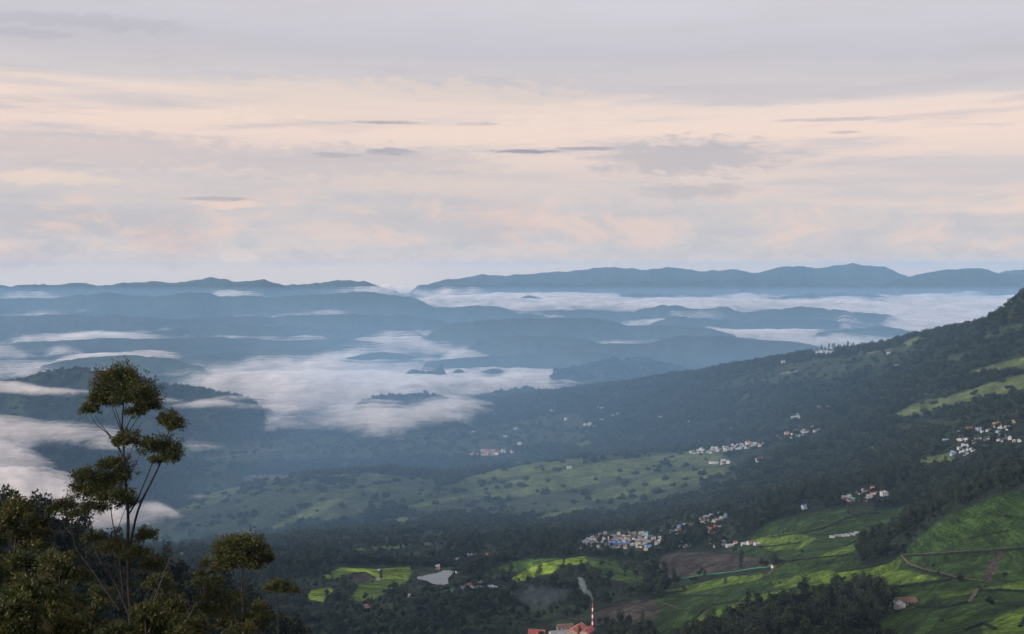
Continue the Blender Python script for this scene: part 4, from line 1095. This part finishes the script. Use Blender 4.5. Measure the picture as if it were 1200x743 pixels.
white_p = simple_mat('white_band_paint', (.72, .70, .68), .6, .15, 1.0); red_p = simple_mat('red_band_paint', (.34, .045, .04), .6, .2, 1.0)
def frustum(r0, r1, z0, z1, n=16):
    v_ = [(r0 * math.cos(2*math.pi*i/n), r0 * math.sin(2*math.pi*i/n), z0) for i in range(n)] + [(r1 * math.cos(2*math.pi*i/n), r1 * math.sin(2*math.pi*i/n), z1) for i in range(n)]
    return v_, [(i, (i + 1) % n, n + (i + 1) % n, n + i) for i in range(n)] + [tuple(range(n))[::-1], tuple(range(n, 2 * n))]
TOP = 29.0; seg = 7
mesh_obj('plinth', *boxm(-1.9, 1.9, -1.9, 1.9, -3, 2.0), concrete, ch)
for i in range(seg):
    z0 = 2.003 + i * (TOP - 2) / seg; z1 = 2.0 + (i + 1) * (TOP - 2) / seg
    mesh_obj('painted_band', *frustum(1.05 - .05 * i, 1.05 - .05 * (i + 1), z0, z1), red_p if i % 2 == 0 else white_p, ch)
mesh_obj('rim', *frustum(.85, .85, TOP + .003, TOP + .5), red_p, ch)
tag(ch, 'tall factory chimney painted in red and white bands, smoking', 'chimney')
# smoke: closed plumes of thin smoke
def smoke_mat(name, dens_, col):
    m = bpy.data.materials.new(name); m.use_nodes = True; nt = NT(m.node_tree)
    pv_ = nt.n('ShaderNodeVolumePrincipled'); pv_.inputs['Color'].default_value = (*col, 1); pv_.inputs['Density'].default_value = dens_
    o = nt.n('ShaderNodeOutputMaterial'); nt.l(pv_.outputs[0], o.inputs['Volume'])
    return m
def plume(name, pts, radii, mat, seed=1):
    vs, fs = [], []; sides = 12; r = random.Random(seed)
    n = len(pts); M = 26; P = []
    for k in range(M):
        t = k / (M - 1) * (n - 1); i = min(int(t), n - 2); fr = t - i
        a = Vector(pts[i]); b_ = Vector(pts[i + 1])
        P.append((a.lerp(b_, fr), radii[i] + (radii[i + 1] - radii[i]) * fr))
    for k, (p, ra) in enumerate(P):
        t = (P[min(k + 1, M - 1)][0] - P[max(k - 1, 0)][0]).normalized()
        a = t.cross(Vector((.2, 1, .1))).normalized(); b_ = t.cross(a)
        for s in range(sides):
            an = 2 * math.pi * s / sides
            rr = ra * (1 + .38 * math.sin(an * 2 + k * .9) * math.sin(k * .7 + seed) + r.uniform(-.16, .16))
            vs.append(tuple(p + (a * math.cos(an) + b_ * math.sin(an)) * rr))
        if k:
            for s in range(sides): fs.append(((k - 1) * sides + s, (k - 1) * sides + (s + 1) % sides, k * sides + (s + 1) % sides, k * sides + s))
    fs.append(tuple(range(sides))[::-1]); fs.append(tuple(range((M - 1) * sides, M * sides)))
    o = mesh_obj(name, vs, fs, mat, smooth=True)
    return outward(stuff(o))
def at(px, py, d): return ((px - 600) / F * d, d, -(py - HOR) / F * d)
cd = cp[1]; top = Vector((cp[0], cp[1], cp[2] - 1 + TOP + .6))
tpx, tpy = 600 + F * top.x / top.y, HOR - F * top.z / top.y
plume('smoke_plume', [tuple(top), at(tpx - .5, tpy - 7, cd), at(tpx - 4, tpy - 13, cd + 1), at(tpx - 9, tpy - 15, cd + 2), at(tpx - 11.5, tpy - 21, cd + 3), at(tpx - 13.5, tpy - 28, cd + 5), at(tpx - 18, tpy - 31, cd + 7)], [.5, 1.3, 2.2, 3.0, 3.8, 3.6, 1.0], smoke_mat('chimney_smoke', .045, (.88, .96, 1.0)), 3)
plume('smoke_drift', [at(672, 690, cd + 8), at(660, 696, cd + 15), at(645, 700, cd + 22), at(625, 699, cd + 34), at(600, 695, cd + 50)], [2, 8, 11, 13, 3], smoke_mat('drifting_smoke', .0032, (.75, .90, 1.0)), 5)

# green net fence on the ploughed field
netm = simple_mat('green_netting', (.03, .15, .095), .8, .15, 1.0); postm = simple_mat('fence_post', (.20, .17, .13), .8, .2, 2.0)
fpts = [(784, 681.6), (802, 678), (820, 674.5), (838, 672.8), (856, 671), (868, 669), (880, 667), (893, 665.4), (906, 664)]
W = []
for i in range(len(fpts) - 1):
    for k in range(6):
        t = k / 6; h = ray(fpts[i][0] + (fpts[i + 1][0] - fpts[i][0]) * t, fpts[i][1] + (fpts[i + 1][1] - fpts[i][1]) * t, 1000)
        if h: W.append(Vector(h))
for _ in range(6): W = [W[0]] + [(W[i - 1] + W[i] * 2 + W[i + 1]) / 4 for i in range(1, len(W) - 1)] + [W[-1]]
fe = empty('net_fence', tuple(W[0])); base = W[0]
post_me = mesh_of(mesh_obj('post', *boxm(-.08, .08, -.08, .08, -.5, 1.6), postm))
for i in range(len(W) - 1):
    a, b_ = W[i], W[i + 1]
    za, zb = gz(a.x, a.y), gz(b_.x, b_.y)
    q = []
    for off in (-.03, .03):
        q += [(a.x - base.x, a.y - base.y + off, za + .1 - base.z), (b_.x - base.x, b_.y - base.y + off, zb + .1 - base.z), (b_.x - base.x, b_.y - base.y + off, zb + 1.5 - base.z), (a.x - base.x, a.y - base.y + off, za + 1.5 - base.z)]
    mesh_obj('net_panel', q, [(0, 1, 2, 3), (7, 6, 5, 4), (0, 4, 5, 1), (3, 2, 6, 7)], netm, fe)
    po = bpy.data.objects.new('post', post_me); COL.objects.link(po); po.parent = fe; po.location = (a.x - base.x, a.y - base.y - .15, za - base.z)
tag(fe, 'long bright green netting fence along the brown ploughed field', 'fence')

# ------------------------------------------------------------------ foreground trees
def sprays(center, rad, n_sprays, leaves, length, width, seed, upper=True):
    """a clump built from leafy sprays: short twigs with leaves around their tips"""
    r = np.random.default_rng(seed)
    c_ = np.array(center); rad = np.array(rad)
    v = r.normal(size=(n_sprays, 3)); v /= np.linalg.norm(v, axis=1)[:, None]
    if upper: v[:, 2] = np.where(v[:, 2] < -.25, -v[:, 2] * .6, v[:, 2])
    rr = r.uniform(.12, 1.0, (n_sprays, 1)) ** .45
    tip = c_ + v * rr * rad * (1 + .25 * r.normal(size=(n_sprays, 1)))
    P = np.repeat(tip, leaves, 0) + r.normal(size=(n_sprays * leaves, 3)) * np.array([.16, .16, .11]) * rad.mean() * .88
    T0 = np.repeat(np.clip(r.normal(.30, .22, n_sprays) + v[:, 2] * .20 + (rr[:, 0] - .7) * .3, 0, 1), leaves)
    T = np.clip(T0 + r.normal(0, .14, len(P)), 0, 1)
    O = np.repeat(v, leaves, 0)
    return P, O, T
def clump_mesh(name, center, rad, n_sprays, leaves, length, width, seed, mat, parent):
    P, O, T = sprays(center, rad, n_sprays, leaves, length, width, seed)
    vs, fs, ts = leaf_cloud(len(P), lambda r, n: (P, O, T), length, width, seed + 1, .15)
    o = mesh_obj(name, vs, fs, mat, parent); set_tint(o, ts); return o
def rel(px, py, d, base, dy=0.0):
    x, y, z = at(px, py, d); return (x - base[0], y - base[1] + dy, z - base[2])

def photo_tree(name, d, base_px, stems, clumps, label, mat, barkm, trunk_r, leafn=1.0, leaf=(.26, .085), group=None, seed=1):
    """stems: [(list of photo points, radius at foot, radius at tip, depth offset at tip)]; clumps: [(px,py,half w,half h,depth offset)]"""
    bx = (base_px - 600) / F * d; bz = ground(base_px, d)
    base = (bx, d, bz - .3)
    e = empty(name, base); r = random.Random(seed)
    mpp = d / F
    for si, (pts, r0, r1, off) in enumerate(stems):
        n = len(pts); P = []
        for i, (qx, qy) in enumerate(pts):
            if qy is None: P.append(Vector((0, 0, 0)))
            else: P.append(Vector(rel(qx, qy, d, base, off * i / max(1, n - 1))))
        Q = []
        for i in range(n - 1):
            for k in range(4):
                t = k / 4; a = P[max(i - 1, 0)]; b_ = P[i]; c_ = P[i + 1]; f_ = P[min(i + 2, n - 1)]
                Q.append(.5 * ((2 * b_) + (c_ - a) * t + (2 * a - 5 * b_ + 4 * c_ - f_) * t * t + (3 * b_ - a - 3 * c_ + f_) * t ** 3))
        Q.append(P[-1])
        rad_ = [r0 + (r1 - r0) * (i / (len(Q) - 1)) for i in range(len(Q))]
        mesh_obj('trunk' if si == 0 else 'branch', *tube(Q, rad_, 7 if si == 0 else 5), barkm, e, True)
    for ci, (cx, cy, hw, hh_, off) in enumerate(clumps):
        c_ = rel(cx, cy, d, base, off)
        rad = (hw * mpp, hw * mpp * .9, hh_ * mpp * 1.2)
        n = max(16, int(hw * hh_ * .17 * leafn))
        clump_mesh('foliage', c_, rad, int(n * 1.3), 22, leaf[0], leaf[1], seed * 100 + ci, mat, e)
    tag(e, label, 'tree', group)
    return e

tall_stems = [
 ([(153, None), (153, 743), (151, 690), (150, 640), (150, 600), (147, 560), (145, 528), (143, 500), (145, 470)], .17, .04, 0),
 ([(152, 640), (161, 598), (176, 565), (187, 540), (192, 515), (198, 500)], .10, .03, .8),
 ([(150, 604), (160, 588), (172, 562), (182, 538), (184, 528)], .07, .02, -.6),
 ([(145, 540), (136, 520), (120, 503), (108, 488)], .055, .015, .5),
 ([(145, 535), (128, 508), (116, 496), (110, 480)], .045, .012, -.8),
 ([(144, 510), (134, 490), (126, 472)], .045, .012, .6), ([(143, 506), (139, 485), (133, 466)], .04, .012, -.5),
 ([(143, 512), (152, 490), (160, 470)], .045, .012, .7), ([(144, 516), (160, 494), (172, 476)], .045, .012, -.7), ([(146, 525), (158, 508), (166, 494)], .035, .01, .2),
 ([(153, 725), (141, 690), (130, 666), (121, 648), (115, 618), (112, 590)], .11, .03, -1.5),
 ([(145, 700), (138, 650), (134, 632), (127, 612), (124, 585)], .08, .025, 1.0),
 ([(121, 648), (108, 625), (101, 600), (96, 580)], .05, .015, -.5), ([(134, 634), (140, 612), (146, 595)], .045, .012, .3),
 ([(140, 715), (116, 682), (100, 662), (86, 645), (79, 622), (71, 604)], .08, .02, .9),
 ([(79, 622), (86, 612), (92, 602)], .03, .01, -.3),
 ([(146, 545), (154, 530), (158, 518)], .035, .01, -.3), ([(146, 560), (158, 545), (162, 525)], .03, .008, .5), ([(187, 545), (178, 530), (172, 518)], .03, .01, .4), ([(192, 518), (186, 508), (182, 500)], .025, .008, .2),
 ([(152, 660), (164, 642), (172, 628)], .05, .015, .4), ([(150, 690), (135, 668), (130, 650)], .05, .015, .9), ([(152, 700), (170, 684), (182, 668)], .05, .015, -.5),
]
tall_clumps = [(141, 452, 27, 19, 0), (118, 470, 18, 15, .6), (163, 463, 23, 16, -.7), (172, 478, 16, 12, .4), (138, 471, 24, 11, .9), (107, 481, 9, 9, -.3), (145, 441, 15, 9, -.3), (158, 485, 12, 6, .1),
 (149, 518, 16, 11, 0), (139, 520, 8, 6, .4), (198, 497, 15, 12, .5), (205, 503, 8, 8, .1), (188, 528, 21, 11, .5), (177, 522, 11, 8, -.5), (199, 538, 12, 9, .2), (183, 540, 9, 6, .0),
 (130, 548, 18, 10, 0.5), (106, 558, 17, 10, -.6), (122, 566, 26, 12, .3), (105, 580, 22, 12, .9), (132, 582, 22, 12, -.5), (148, 592, 12, 9, .2), (116, 594, 18, 8, -.8), (90, 572, 8, 6, .4), (143, 560, 10, 12, .3),
 (72, 598, 15, 9, .7), (60, 600, 9, 6, .3), (88, 604, 9, 6, 0),
 (170, 630, 12, 9, .2), (128, 648, 22, 11, .9), (108, 632, 12, 6, .4), (160, 650, 16, 10, -.4), (182, 662, 13, 10, -.6)]
photo_tree('tall_gum_tree', 80, 153, tall_stems, tall_clumps, 'tall slender gum tree with open tiers of dark foliage against the fog', euc_leaf, bark, .3, 2.8, (.23, .068), seed=2)
# small dome-crowned tree and its neighbours
photo_tree('dome_tree', 112, 285, [
 ([(285, None), (285, 735), (284, 705), (284, 680), (285, 655)], .16, .05, 0), ([(284, 700), (276, 682), (268, 664)], .05, .015, .6), ([(284, 698), (292, 680), (298, 662)], .05, .015, -.6),
 ([(284, 690), (279, 668), (276, 650)], .04, .012, -.4), ([(284, 688), (291, 665), (295, 650)], .04, .012, .5), ([(284, 705), (270, 688), (262, 672)], .04, .012, -.5), ([(284, 702), (298, 682), (308, 665)], .04, .012, .5)],
 [(283, 641, 27, 14, 0), (264, 650, 15, 12, .6), (303, 649, 15, 12, -.6), (284, 654, 26, 11, .9), (284, 655, 24, 11, -1.2), (256, 660, 8, 7, 0), (312, 658, 8, 8, .2), (297, 664, 10, 7, .4), (270, 664, 10, 6, -.3)],
 'small tree with a neat rounded dome crown on a bare trunk', yel_leaf, bark, .16, 1.9, (.30, .13), seed=4)
photo_tree('umbrella_tree', 150, 328, [([(327, None), (326, 735), (325, 710), (324, 694)], .12, .04, 0), ([(326, 712), (318, 702), (315, 694)], .04, .015, .5), ([(326, 712), (334, 702), (338, 693)], .04, .015, -.5)],
 [(329, 687, 15, 8, 0), (318, 691, 9, 6, .5), (341, 691, 9, 6, -.5), (329, 692, 14, 6, .9)], 'little umbrella shaped tree near the green valley field', yel_leaf, bark, .12, 2.2, (.34, .15), seed=5)

def bushy(name, px, top_py, d, half_w, label, mat, seed, tiers=4, group=None, dens_=1.0, flat_=.42, leaf=(.26, .11)):
    """a broad tree of flat leafy tiers standing on the slope"""
    r = random.Random(seed)
    gp = HOR - ground(px, d) * F / d            # photo row of its foot
    hpx = gp - top_py
    stems = [([(px, None), (px + r.uniform(-3, 3), gp - hpx * .45), (px + r.uniform(-5, 5), top_py + half_w * .4)], .16 * d / 80, .05, 0)]
    clumps = [(px + r.uniform(-3, 3), top_py + half_w * .42, half_w * .62, half_w * flat_, 0)]
    for t in range(1, tiers):
        for k in range(3):
            a = r.uniform(0, 6.28)
            ox = math.cos(a) * half_w * r.uniform(.35, .75); od = math.sin(a) * half_w * d / F * .7
            cy = top_py + half_w * (.35 + .52 * t) + r.uniform(-.14, .14) * half_w
            clumps.append((px + ox, cy, half_w * r.uniform(.36, .56), half_w * r.uniform(.20, .30), od))
            stems.append(([(px, min(gp, cy + half_w * .7)), (px + ox * .5, cy + half_w * .32), (px + ox, cy)], .05, .015, od))
    return photo_tree(name, d, px, stems, clumps, label, mat, bark, .2, 1.35 * dens_, leaf, group, seed)
bushy('leafy_tree', 18, 588, 75, 36, 'bushy yellow green tree rising beside the fog at the slope edge', yel_leaf, 21, 5)
bushy('leafy_tree', -22, 600, 70, 34, 'bushy dark tree half out of view beyond the bushy yellow green one', euc_leaf, 22, 5)
bushy('tiered_tree', 66, 652, 62, 34, 'russet topped tree with flat tiers left of the tall gum trunk', euc_leaf, 23, 4)
bushy('tiered_tree', 44, 682, 56, 44, 'wide spreading tree with flat olive tiers below the russet topped tree', yel_leaf, 24, 3)
bushy('leafy_shrub', 16, 706, 48, 36, 'bright leaved low shrub under the wide olive tree', yel_leaf, 25, 3)
bushy('leafy_shrub', 80, 726, 50, 26, 'low shrub with yellow tips under the tall gum tree', yel_leaf, 26, 2)
bushy('tiered_tree', 112, 688, 92, 24, 'olive tree directly behind the foot of the tall gum', euc_leaf, 27, 4)
bushy('leafy_tree', 186, 672, 96, 24, 'rust tinted tree right of the tall gum trunk', euc_leaf, 28, 4)
bushy('leafy_shrub', 172, 708, 62, 28, 'yellowish shrub at the foot of the tall gum tree', yel_leaf, 29, 3)
bushy('leafy_shrub', 212, 704, 84, 24, 'olive shrub between the tall gum and the dome tree', yel_leaf, 30, 3)
bushy('leafy_tree', 243, 655, 118, 20, 'golden olive tree leaning against the dome tree', yel_leaf, 31, 4)
bushy('leafy_tree', 238, 676, 100, 20, 'orange tinged tree below the dome tree on its left', euc_leaf, 32, 4)
bushy('leafy_shrub', 268, 694, 100, 25, 'dark leafy shrub under the dome tree', yel_leaf, 33, 3)
bushy('leafy_shrub', 302, 706, 104, 20, 'green shrub at the right foot of the dome tree', yel_leaf, 34, 3)
bushy('leafy_shrub', 228, 724, 66, 24, 'low bright shrub at the slope edge below the dome tree', yel_leaf, 35, 2)
bushy('leafy_shrub', 282, 732, 80, 26, 'low mossy green shrub at the foot of the dome tree', yel_leaf, 36, 2)
bushy('leafy_shrub', 134, 732, 56, 28, 'dark low shrub in front of the tall gum trunk', euc_leaf, 37, 2)
bushy('leafy_tree', 205, 740, 70, 30, 'shadowy low tree at the slope edge', euc_leaf, 38, 2)
# bare branched dead tree
photo_tree('bare_tree', 90, 172, [([(168, None), (172, 735), (182, 700), (194, 668), (201, 650), (202, 640)], .09, .02, 0), ([(194, 668), (204, 655), (212, 641)], .03, .008, .3), ([(186, 690), (180, 668), (182, 650)], .025, .006, -.3), ([(201, 652), (196, 640), (197, 630)], .015, .005, .1), ([(204, 655), (216, 646), (220, 640)], .014, .005, .1)], [], 'thin leafless tree with bare grey branches right of the tall gum', euc_leaf, bark_pale, .09, seed=9)
photo_tree('bare_tree', 70, 205, [([(208, None), (212, 743), (222, 722), (230, 706)], .06, .02, 0), ([(222, 722), (216, 708), (214, 696)], .02, .006, .2), ([(226, 714), (236, 702), (240, 694)], .018, .005, .2)], [], 'pale leaning dead stem in the shrubs below the dome tree', euc_leaf, bark_pale, .06, seed=10)

# ------------------------------------------------------------------ valley fog: stacked drifting sheets lying on the plain
fogm, nt = new_mat('fog')
g = nt.n('ShaderNodeNewGeometry'); pos = g.outputs['Position']
at_ = nt.n('ShaderNodeAttribute', attribute_name='thickness')
mp = nt.n('ShaderNodeMapping'); nt.l(pos, mp.inputs['Vector']); mp.inputs['Scale'].default_value = (1, .55, 3.0)
na_ = nt.noise(mp.outputs[0], .0022, 8, .60, .6)
nb_ = nt.noise(mp.outputs[0], .011, 6, .62, .4)
th = nt.math('ADD', at_.outputs['Fac'], nt.math('MULTIPLY', nt.math('SUBTRACT', na_, .5), 1.5))
th = nt.math('ADD', th, nt.math('MULTIPLY', nt.math('SUBTRACT', nb_, .5), .8))
nc_ = nt.noise(mp.outputs[0], .0006, 5, .6, .6)
th = nt.math('ADD', th, nt.math('MULTIPLY', nt.math('SUBTRACT', nc_, .5), 1.2))
nd_ = nt.noise(mp.outputs[0], .034, 6, .62, .5)
th = nt.math('ADD', th, nt.math('MULTIPLY', nt.math('SUBTRACT', nd_, .5), .42))
th = nt.math('MULTIPLY', th, nt.smooth(at_.outputs['Fac'], 0.02, 0.45))
alpha = nt.math('MULTIPLY', nt.smooth(th, .08, 1.35), .95)
df = nt.n('ShaderNodeBsdfDiffuse'); df.inputs['Color'].default_value = (.99, .905, .83, 1)  # white fog tinted warm: dawn light put into its colour
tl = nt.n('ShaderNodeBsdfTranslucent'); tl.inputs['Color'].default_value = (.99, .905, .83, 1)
m1 = nt.n('ShaderNodeMixShader'); m1.inputs[0].default_value = .08; nt.l(df.outputs[0], m1.inputs[1]); nt.l(tl.outputs[0], m1.inputs[2])
tp = nt.n('ShaderNodeBsdfTransparent')
m2 = nt.n('ShaderNodeMixShader'); nt.l(alpha, m2.inputs[0]); nt.l(tp.outputs[0], m2.inputs[1]); nt.l(m1.outputs[0], m2.inputs[2])
out(nt, m2.outputs[0])
BANKS = [  # (px, row on the fog's level, half width, half height, strength, extra height m)
 (20, 580, 105, 30, 1.15, 40), (-80, 545, 110, 50, 1.1, 30), (0, 535, 60, 14, .8, 10), (120, 594, 50, 13, .8, 0), (178, 590, 30, 8, .55, 0), (240, 572, 50, 4, .35, 0),
 (60, 498, 120, 10, .95, 0), (220, 512, 130, 5, .6, 0), (-60, 480, 130, 20, .5, 0), (0, 452, 60, 6, .6, 0), (80, 458, 50, 4, .45, 20),
 (370, 455, 130, 13, 1.0, 0), (440, 446, 200, 13, 1.1, 0), (580, 443, 170, 11, 1.15, 0), (290, 436, 90, 6, .9, 0), (420, 420, 160, 4, .8, 0), (560, 425, 120, 3.5, .8, 0), (660, 440, 70, 8, 1.0, 0), (470, 481, 120, 12, 1.0, 8), (540, 474, 70, 8, .9, 10), (330, 480, 60, 9, .55, 0), (285, 425, 120, 6, .6, 0),
 (400, 430, 120, 8, .8, 0), (170, 424, 110, 5, .6, 0), (30, 428, 80, 5, .6, 0),
 (120, 393, 130, 4.5, 1.15, 0), (230, 388, 60, 2.5, .8, 0), (10, 384, 60, 2.2, .7, 0), (340, 418, 60, 3, .8, 0), (460, 402, 90, 4, 1.0, 0), (480, 388, 60, 4, 1.0, 0), (430, 410, 80, 4, .6, 0), (560, 404, 80, 3, .45, 0),
 (280, 347, 45, 2.5, 1.0, 60), (40, 346, 50, 2.4, .9, 50), (125, 336, 30, 1.5, .8, 60), (480, 336, 70, 5, 1.3, 120), (470, 332, 45, 4, 1.2, 190), (530, 338, 60, 5, 1.2, 70), (410, 340, 60, 3, .9, 60),
 (600, 350, 130, 8, 1.25, 10), (760, 354, 180, 7, 1.0, 0), (930, 354, 200, 8, .95, 0), (1120, 358, 170, 12, 1.05, 0), (1120, 375, 110, 14, 1.05, 0), (1000, 395, 120, 10, .8, 0), (640, 368, 90, 2.6, .6, 0),
 (900, 388, 95, 4, 1.25, 0), (830, 392, 60, 2.5, .8, 0), (820, 364, 60, 3, 1.1, 0), (758, 376, 42, 3, 1.25, 0), (870, 371, 50, 2.5, .8, 0), (640, 398, 40, 2.6, .9, 0), (592, 402, 14, 3, .9, 0), (780, 408, 90, 9, .35, 0), (860, 412, 130, 12, .40, 0), (700, 352, 120, 4, .7, 0),
 (990, 378, 12, 8, .5, 80), (1250, 380, 130, 25, 1.2, 0), (-120, 400, 120, 10, .9, 0), (-120, 350, 80, 4, .9, 0), (1300, 350, 150, 8, 1.1, 0),
 (560, 480, 60, 5, .5, 20), (760, 383, 40, 2, .5, 0), (890, 345, 60, 1.6, .8, 0), (700, 340, 40, 1.5, .7, 40),
]
rb = random.Random(44)
for _ in range(64):      # thin broken streaks lying between the low ridges
    by_ = rb.choice([rb.uniform(346, 400), rb.uniform(385, 440), rb.uniform(400, 470)])
    bx_ = rb.uniform(-100, 1100 if by_ < 392 else 780 if by_ < 425 else 620)
    if by_ > 428 and bx_ < 300: continue
    BANKS.append((bx_, by_, rb.uniform(30, 100), rb.uniform(.8, 1.4) * (by_ - 318) / 34, rb.uniform(.55, 1.0), 0))
fpx = np.arange(-200, 1400.1, 3.2)
Vs, Fs, Ts, off = [], [], [], 0
zlev = lambda d: np.interp(d, [2000, 5000, 9000, 12000, 15500, 18500], [-572, -570, -545, -392, -240, -215])
BANKS_HIGH = [(60, 455, 75, 3.4, .85, 0), (0, 451, 70, 5, .9, 0), (250, 470, 60, 3.5, .7, 0), (180, 464, 60, 3, .6, 0), (330, 474, 70, 5, .6, 0), (110, 447, 40, 2, .5, 0), (290, 462, 50, 3, .6, 0)]
for (banks, frow, zoff, layers) in (
        (BANKS, np.concatenate([np.linspace(645, 480, 80)[:-1], np.linspace(480, 400, 100)[:-1], np.linspace(400, 341.2, 120)]), 0.0, 4),
        (BANKS_HIGH, np.linspace(490, 438, 70), 128.0, 3)):
    dq = np.exp(np.linspace(math.log(2000), math.log(18400), 4000))
    rq = HOR - (zlev(dq) + zoff) * F / dq
    fd_ = np.interp(-frow, -rq, dq)
    FX, FR = np.meshgrid(fpx, frow); FD = np.repeat(fd_[:, None], len(fpx), 1)
    XX = (FX - 600) / F * FD
    wxn = fbm(XX / (FD * .10), FD / (FD.mean() * .10), 4); wyn = fbm(XX / (FD * .07) + 40, np.log(FD) * 14, 4)
    cov = np.zeros_like(FX); extra = np.zeros_like(FX)
    for (bx_, by_, hw_, hh_, st_, ex_) in banks:
        q = ((FX + wxn * hw_ * .8 - bx_) / hw_) ** 2 + ((FR + wyn * hh_ * 1.3 - by_) / (hh_ * 1.15)) ** 2
        g_ = np.exp(-q * 1.1) * st_
        cov = np.maximum(cov, g_) + .22 * np.minimum(cov, g_)
        extra = np.maximum(extra, np.exp(-q) * ex_)
    TZ = np.empty_like(FX)
    for jc, p in enumerate(fpx):
        ci = min(max((p - PX[0]) / CSTEP, 0), NC - 1.001); i0 = int(ci); fr = ci - i0
        TZ[:, jc] = (1 - fr) * np.interp(FD[:, jc], D[:, i0], Z[:, i0]) + fr * np.interp(FD[:, jc], D[:, i0 + 1], Z[:, i0 + 1])
    lump = fbm(XX / 380, FD / 380, 5) * 16 + fbm(XX / 140, FD / 140, 3) * 6
    for k in range(layers):
        ZZ = zlev(FD) + zoff - (5.0 if zoff else np.interp(FD, [3000, 4600], [5.0, 16.0])) * k + 26 * (np.clip(cov, 0, 1.3) - .6) + lump * (1 + .25 * k * np.interp(FD, [3000, 4600], [.2, 1])) * np.clip(FD / 6000, .6, 2.0) + extra * (1 - .25 * k)
        T = np.clip(cov * (1.0 + .06 * k) - .10 * (3 - k), 0, 1.4) * np.clip((ZZ - TZ) / np.interp(FD, [3500, 4500], [60, 24]), 0, 1)
        keep = (T[:-1, :-1] > .02) | (T[1:, :-1] > .02) | (T[:-1, 1:] > .02) | (T[1:, 1:] > .02)
        nR, nC = T.shape; ix = np.arange(nR * nC).reshape(nR, nC)
        q = np.stack([ix[:-1, :-1], ix[1:, :-1], ix[1:, 1:], ix[:-1, 1:]], -1)[keep][:, ::-1]
        used = np.unique(q); remap = -np.ones(nR * nC, np.int64); remap[used] = np.arange(len(used))
        Vs.append(np.stack([XX.ravel()[used], FD.ravel()[used], ZZ.ravel()[used]], 1)); Fs.append(remap[q] + off); Ts.append(T.ravel()[used]); off += len(used)
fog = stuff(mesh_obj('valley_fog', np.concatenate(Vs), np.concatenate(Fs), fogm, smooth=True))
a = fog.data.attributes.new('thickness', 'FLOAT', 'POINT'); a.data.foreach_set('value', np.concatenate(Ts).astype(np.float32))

# ------------------------------------------------------------------ haze: one box of even, pale blue air
hm = bpy.data.materials.new('haze_air'); hm.use_nodes = True; nt = NT(hm.node_tree)
pv_ = nt.n('ShaderNodeVolumePrincipled')
pv_.inputs['Color'].default_value = (.40, .67, 1.0, 1)
pv_.inputs['Density'].default_value = 3.5e-5
o_ = nt.n('ShaderNodeOutputMaterial'); nt.l(pv_.outputs[0], o_.inputs['Volume'])
hz_v, hz_f = boxm(-19600, 19600, -19600, 19600, -903, float(Z.max()) + 8)
haze = stuff(mesh_obj('haze', hz_v, hz_f, hm))
# thicker moist air lying out over the plain, its top climbing slowly with distance
wedge = [(1900, -520), (3200, -330), (6500, -190), (10500, -140), (12500, -190), (14800, -260)]
wv_, wf_ = [], []
for (d_, z_) in wedge:
    for xx in (-13000, 13000): wv_.append((xx, d_, -896.0))
    for xx in (13000, -13000): wv_.append((xx, d_, z_))
for i in range(len(wedge) - 1):
    a, b_ = 4 * i, 4 * i + 4
    for k in range(4): wf_.append((a + k, a + (k + 1) % 4, b_ + (k + 1) % 4, b_ + k))
wf_.append((3, 2, 1, 0)); wf_.append(tuple(4 * (len(wedge) - 1) + k for k in range(4)))
outward(stuff(mesh_obj('valley_mist', wv_, wf_, smoke_mat('plain_air', 5.5e-5, (.40, .67, 1.0)))))
wedge = [(2000, -420), (2700, -130), (3600, -105), (5000, -330), (6500, -540)]
wv_, wf_ = [], []
for (d_, z_) in wedge:
    for xx in (-850, 9000): wv_.append((xx, d_, -893.0))
    for xx in (9000, -850): wv_.append((xx, d_, z_))
for i in range(len(wedge) - 1):
    a, b_ = 4 * i, 4 * i + 4
    for k in range(4): wf_.append((a + k, a + (k + 1) % 4, b_ + (k + 1) % 4, b_ + k))
wf_.append((3, 2, 1, 0)); wf_.append(tuple(4 * (len(wedge) - 1) + k for k in range(4)))
outward(stuff(mesh_obj('slope_mist', wv_, wf_, smoke_mat('slope_air', 1.15e-4, (.40, .67, 1.0)))))
ft = float(Z.max()) + 5
fv = [(-200, 12600, -894.), (9500, 12600, -894.), (9500, 17600, -894.), (-1900, 17600, -894.)]
fv += [(x_, y_, ft) for x_, y_, _z in fv]
outward(stuff(mesh_obj('range_mist', fv, [(0, 3, 2, 1), (4, 5, 6, 7), (0, 1, 5, 4), (1, 2, 6, 5), (2, 3, 7, 6), (3, 0, 4, 7)], smoke_mat('range_air', 4.2e-5, (.40, .67, 1.0)))))
print('tris terrain', len(quads) * 2, 'fog', sum(len(f_) for f_ in Fs) * 2)
